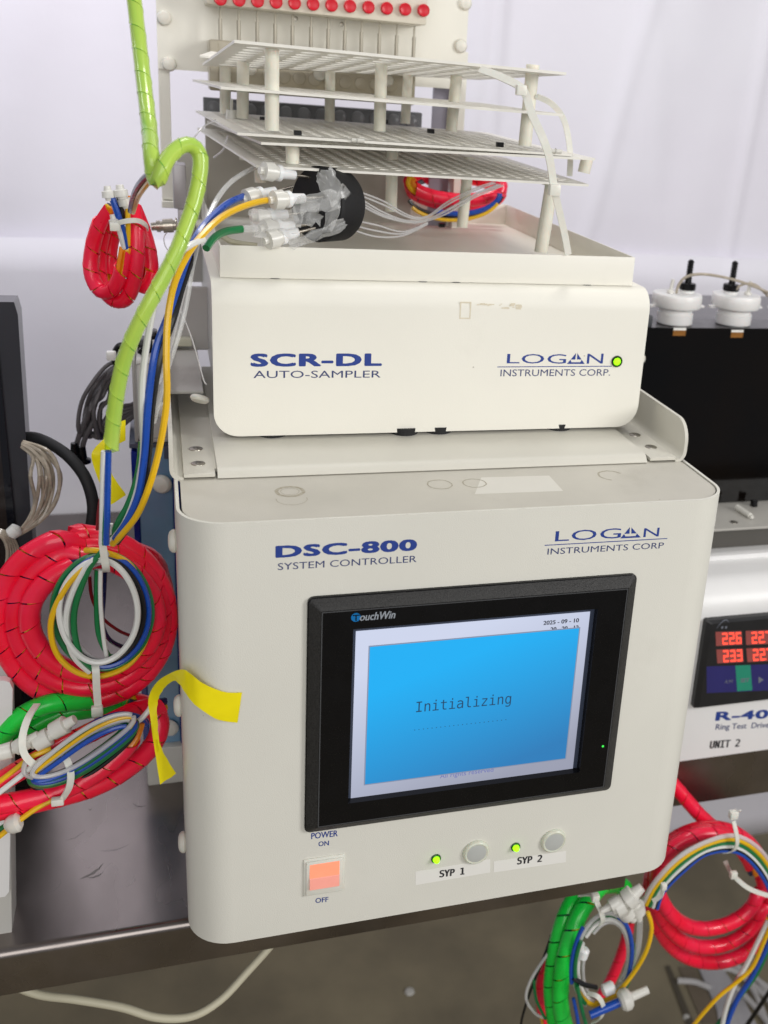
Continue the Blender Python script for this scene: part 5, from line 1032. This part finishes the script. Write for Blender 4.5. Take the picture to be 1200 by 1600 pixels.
wires([('yellow_tube', wy, pts([(1012, 1425, YG-16), (1018, 1450, YG-20), (1010, 1485, YG-22), (990, 1520, YG-20), (960, 1555, YG-18), (930, 1568, YG-14)]), 2.2), ('clear_tube', wclr, pts([(1000, 1440, YG-8), (997, 1480, YG-10), (985, 1510, YG-8), (970, 1535, YG-6)]), 3.0),
 ('black_tube', wk, pts([(896, 1528, YG-20), (912, 1538, YG-24), (932, 1543, YG-24)]), 2.4), ('thin_wire', wk, pts([(862, 1460, YG+20), (848, 1500, YG+16), (830, 1545, YG+12), (816, 1590, YG+10), (812, 1620, YG+10)]), 1.3), ('thin_wire', wcl2, pts([(856, 1490, YG+14), (830, 1530, YG+10), (822, 1560, YG+10), (835, 1582, YG+10), (848, 1590, YG+10)]), 1.5), ('thin_wire', wg, pts([(834, 1530, YG+12), (838, 1562, YG+10), (852, 1592, YG+10)]), 1.5),
 ('blue_tube', wb, pts([(896, 1560, YG-22), (902, 1590, YG-24), (906, 1620, YG-24)]), 1.8), ('green_tube', wg, pts([(902, 1540, YG-24), (910, 1580, YG-26), (922, 1620, YG-26)]), 1.8)], gl)
# syringe-like blue tube with round joint
q0, q1 = at(940, 1578, y=YG-30), at(1004, 1550, y=YG-30); d = (q1-q0).normalized()
bt = thing('blue_luer_lead', q0, 'short blue tube with a round milky joint at the bottom', 'tube fitting')
mb = MB(); mb.cyl(q0-d*12, q0+d*20, 4.0, 4.2, n=14); build('blue_tube', mb, wb, bt)
mb = MB(); mb.lathe([(0, 4.4), (1, 8), (4, 10.2), (9, 10.2), (12, 8), (13, 5), (14, 4.2), (30, 3.8)], q0+d*18, d, 20); build('luer_joint', mb, luer, bt)
jn = thing('luer_cluster', (380, YG-20, -110), 'milky luer cluster joining the lower right coil wires', 'fittings')
for q, d_, s_ in (((968, 1415), (1, 0, .5), 1.5), ((985, 1402), (.9, 0, .8), 1.6), ((978, 1425), (.5, 0, -.6), 1.4), ((995, 1420), (.3, 0, -1), 1.3), ((960, 1412), (-1, 0, -.5), 1.0)):
    p = at(*q, y=YG-22); mb = MB(); mb.lathe([(0, 3*s_), (3, 3.6*s_), (3.4, 6*s_), (12, 6*s_), (13, 3.6*s_), (22, 2.6*s_)], p-Vector(d_).normalized()*8, d_, 16); build('luer_body', mb, luer, jn)
p = at(950, 1545, y=YG-14); mb = MB(); mb.lathe([(0, 3), (2, 6), (11, 6.2), (13, 4)], p-Vector((6, 0, 2)), (1, 0, .3), 14); build('luer_body', mb, luerw, jn)
p = at(910, 1490, y=YG-10); mb = MB(); mb.lathe([(0, 3), (1, 5), (9, 5), (11, 3)], p-Vector((0, 0, 5)), (0.2, 0, 1), 14); build('luer_body', mb, luerw, jn)
tie(pts([(905, 1398, YG+4), (925, 1398, YG-8), (935, 1415, YG-16), (942, 1435, YG-20), (938, 1446, YG-16)]), Vector((.8, 0, .5)), 4.6, 'cable tie at the top of the bottom green coil', head=at(930, 1402, y=YG-12), hs=(7, 6, 7))
tie(pts([(918, 1552, YG-22), (935, 1558, YG-30), (943, 1575, YG-30), (938, 1592, YG-26), (925, 1598, YG-18)]), Vector((.8, .2, .3)), 4.4, 'cable tie at the bottom of the green coil near the blue tube')
tie(pts([(1020, 1408, YG-18), (1032, 1400, YG-22), (1036, 1388, YG-22)]), Vector((0, .5, 1)), 4.2, 'short cable tie where the wire arc meets the milky cluster', head=at(1037, 1385, y=YG-22), hs=(5, 5, 6))
# --- things on the floor, lower right
ZF = -899.0
def fl(q): return at(*q, z=ZF)
A = [fl(q) for q in ((1085, 1500), (1118, 1500), (1160, 1560), (1210, 1660), (1130, 1660), (1120, 1580))]
mb = MB(); mb.prism([Vector((p.x, p.y, ZF)) for p in A], (0, 0, 4)); build('plastic_strip', mb, mat('grey_film_strip', (198, 196, 200), .3, var=.3, scale=14, alpha=.8, bump=.5, bscale=60), None, 'grey plastic strip lying on the concrete floor at lower right', 'plastic strip')
A = [fl(q) for q in ((1040, 1512), (1046, 1510), (1086, 1605), (1075, 1605))]
mb = MB(); mb.add([p+Vector((0, 0, 3)) for p in A], [(0, 1, 2, 3)]); build('floor_joint', mb, mat('dark_joint', (84, 78, 66), .8), None, kind='structure', smooth=0)
A = [fl(q) for q in ((1060, 1512), (1084, 1512), (1130, 1600), (1098, 1600))]
mb = MB(); mb.add([p+Vector((0, 0, 1.5)) for p in A], [(0, 1, 2, 3)]); build('floor_stain', mb, mat('dark_stain', (112, 101, 86), .8), None, kind='structure', smooth=0)
for i, (q, lb) in enumerate((*((((1160+dx_, 1530), (1180+dx_, 1560), (1200+dx_, 1610)), l_) for dx_, l_ in ((0, 'clear tube on the floor just left of the black wire'), (18, 'clear tube on the floor just right of the black wire'))), (((1058, 1538), (1085, 1540), (1110, 1550)), 'short curl of clear tube on the floor crack'), (((1115, 1515), (1160, 1530), (1230, 1600)), 'upper clear tube on the floor right of the red coil'), (((1120, 1505), (1150, 1515), (1215, 1560)), 'clear tube end just below the lower right coil'), (((1150, 1550), (1180, 1580), (1225, 1640)), 'lowest clear tube on the floor at the right corner'))):
    mb = MB(); mb.tube([fl(a_)+Vector((0, 0, 8)) for a_ in q], 5, 8); build('floor_tube', mb, wcl2, None, lb, 'tubing')
for i, (q, s_) in enumerate((((640, 1550), 9), ((1073, 1590), 7))):
    p = fl(q); mb = MB(); mb.lathe([(0, s_), (s_*.4, s_*.8), (s_*.55, s_*.2)], (p.x, p.y, ZF), (0, 0, 1), 7); build('pebble', mb, greyw, None, ('pale pebble on the floor below the controller', 'pale pebble beside the floor joint')[i], 'pebble')
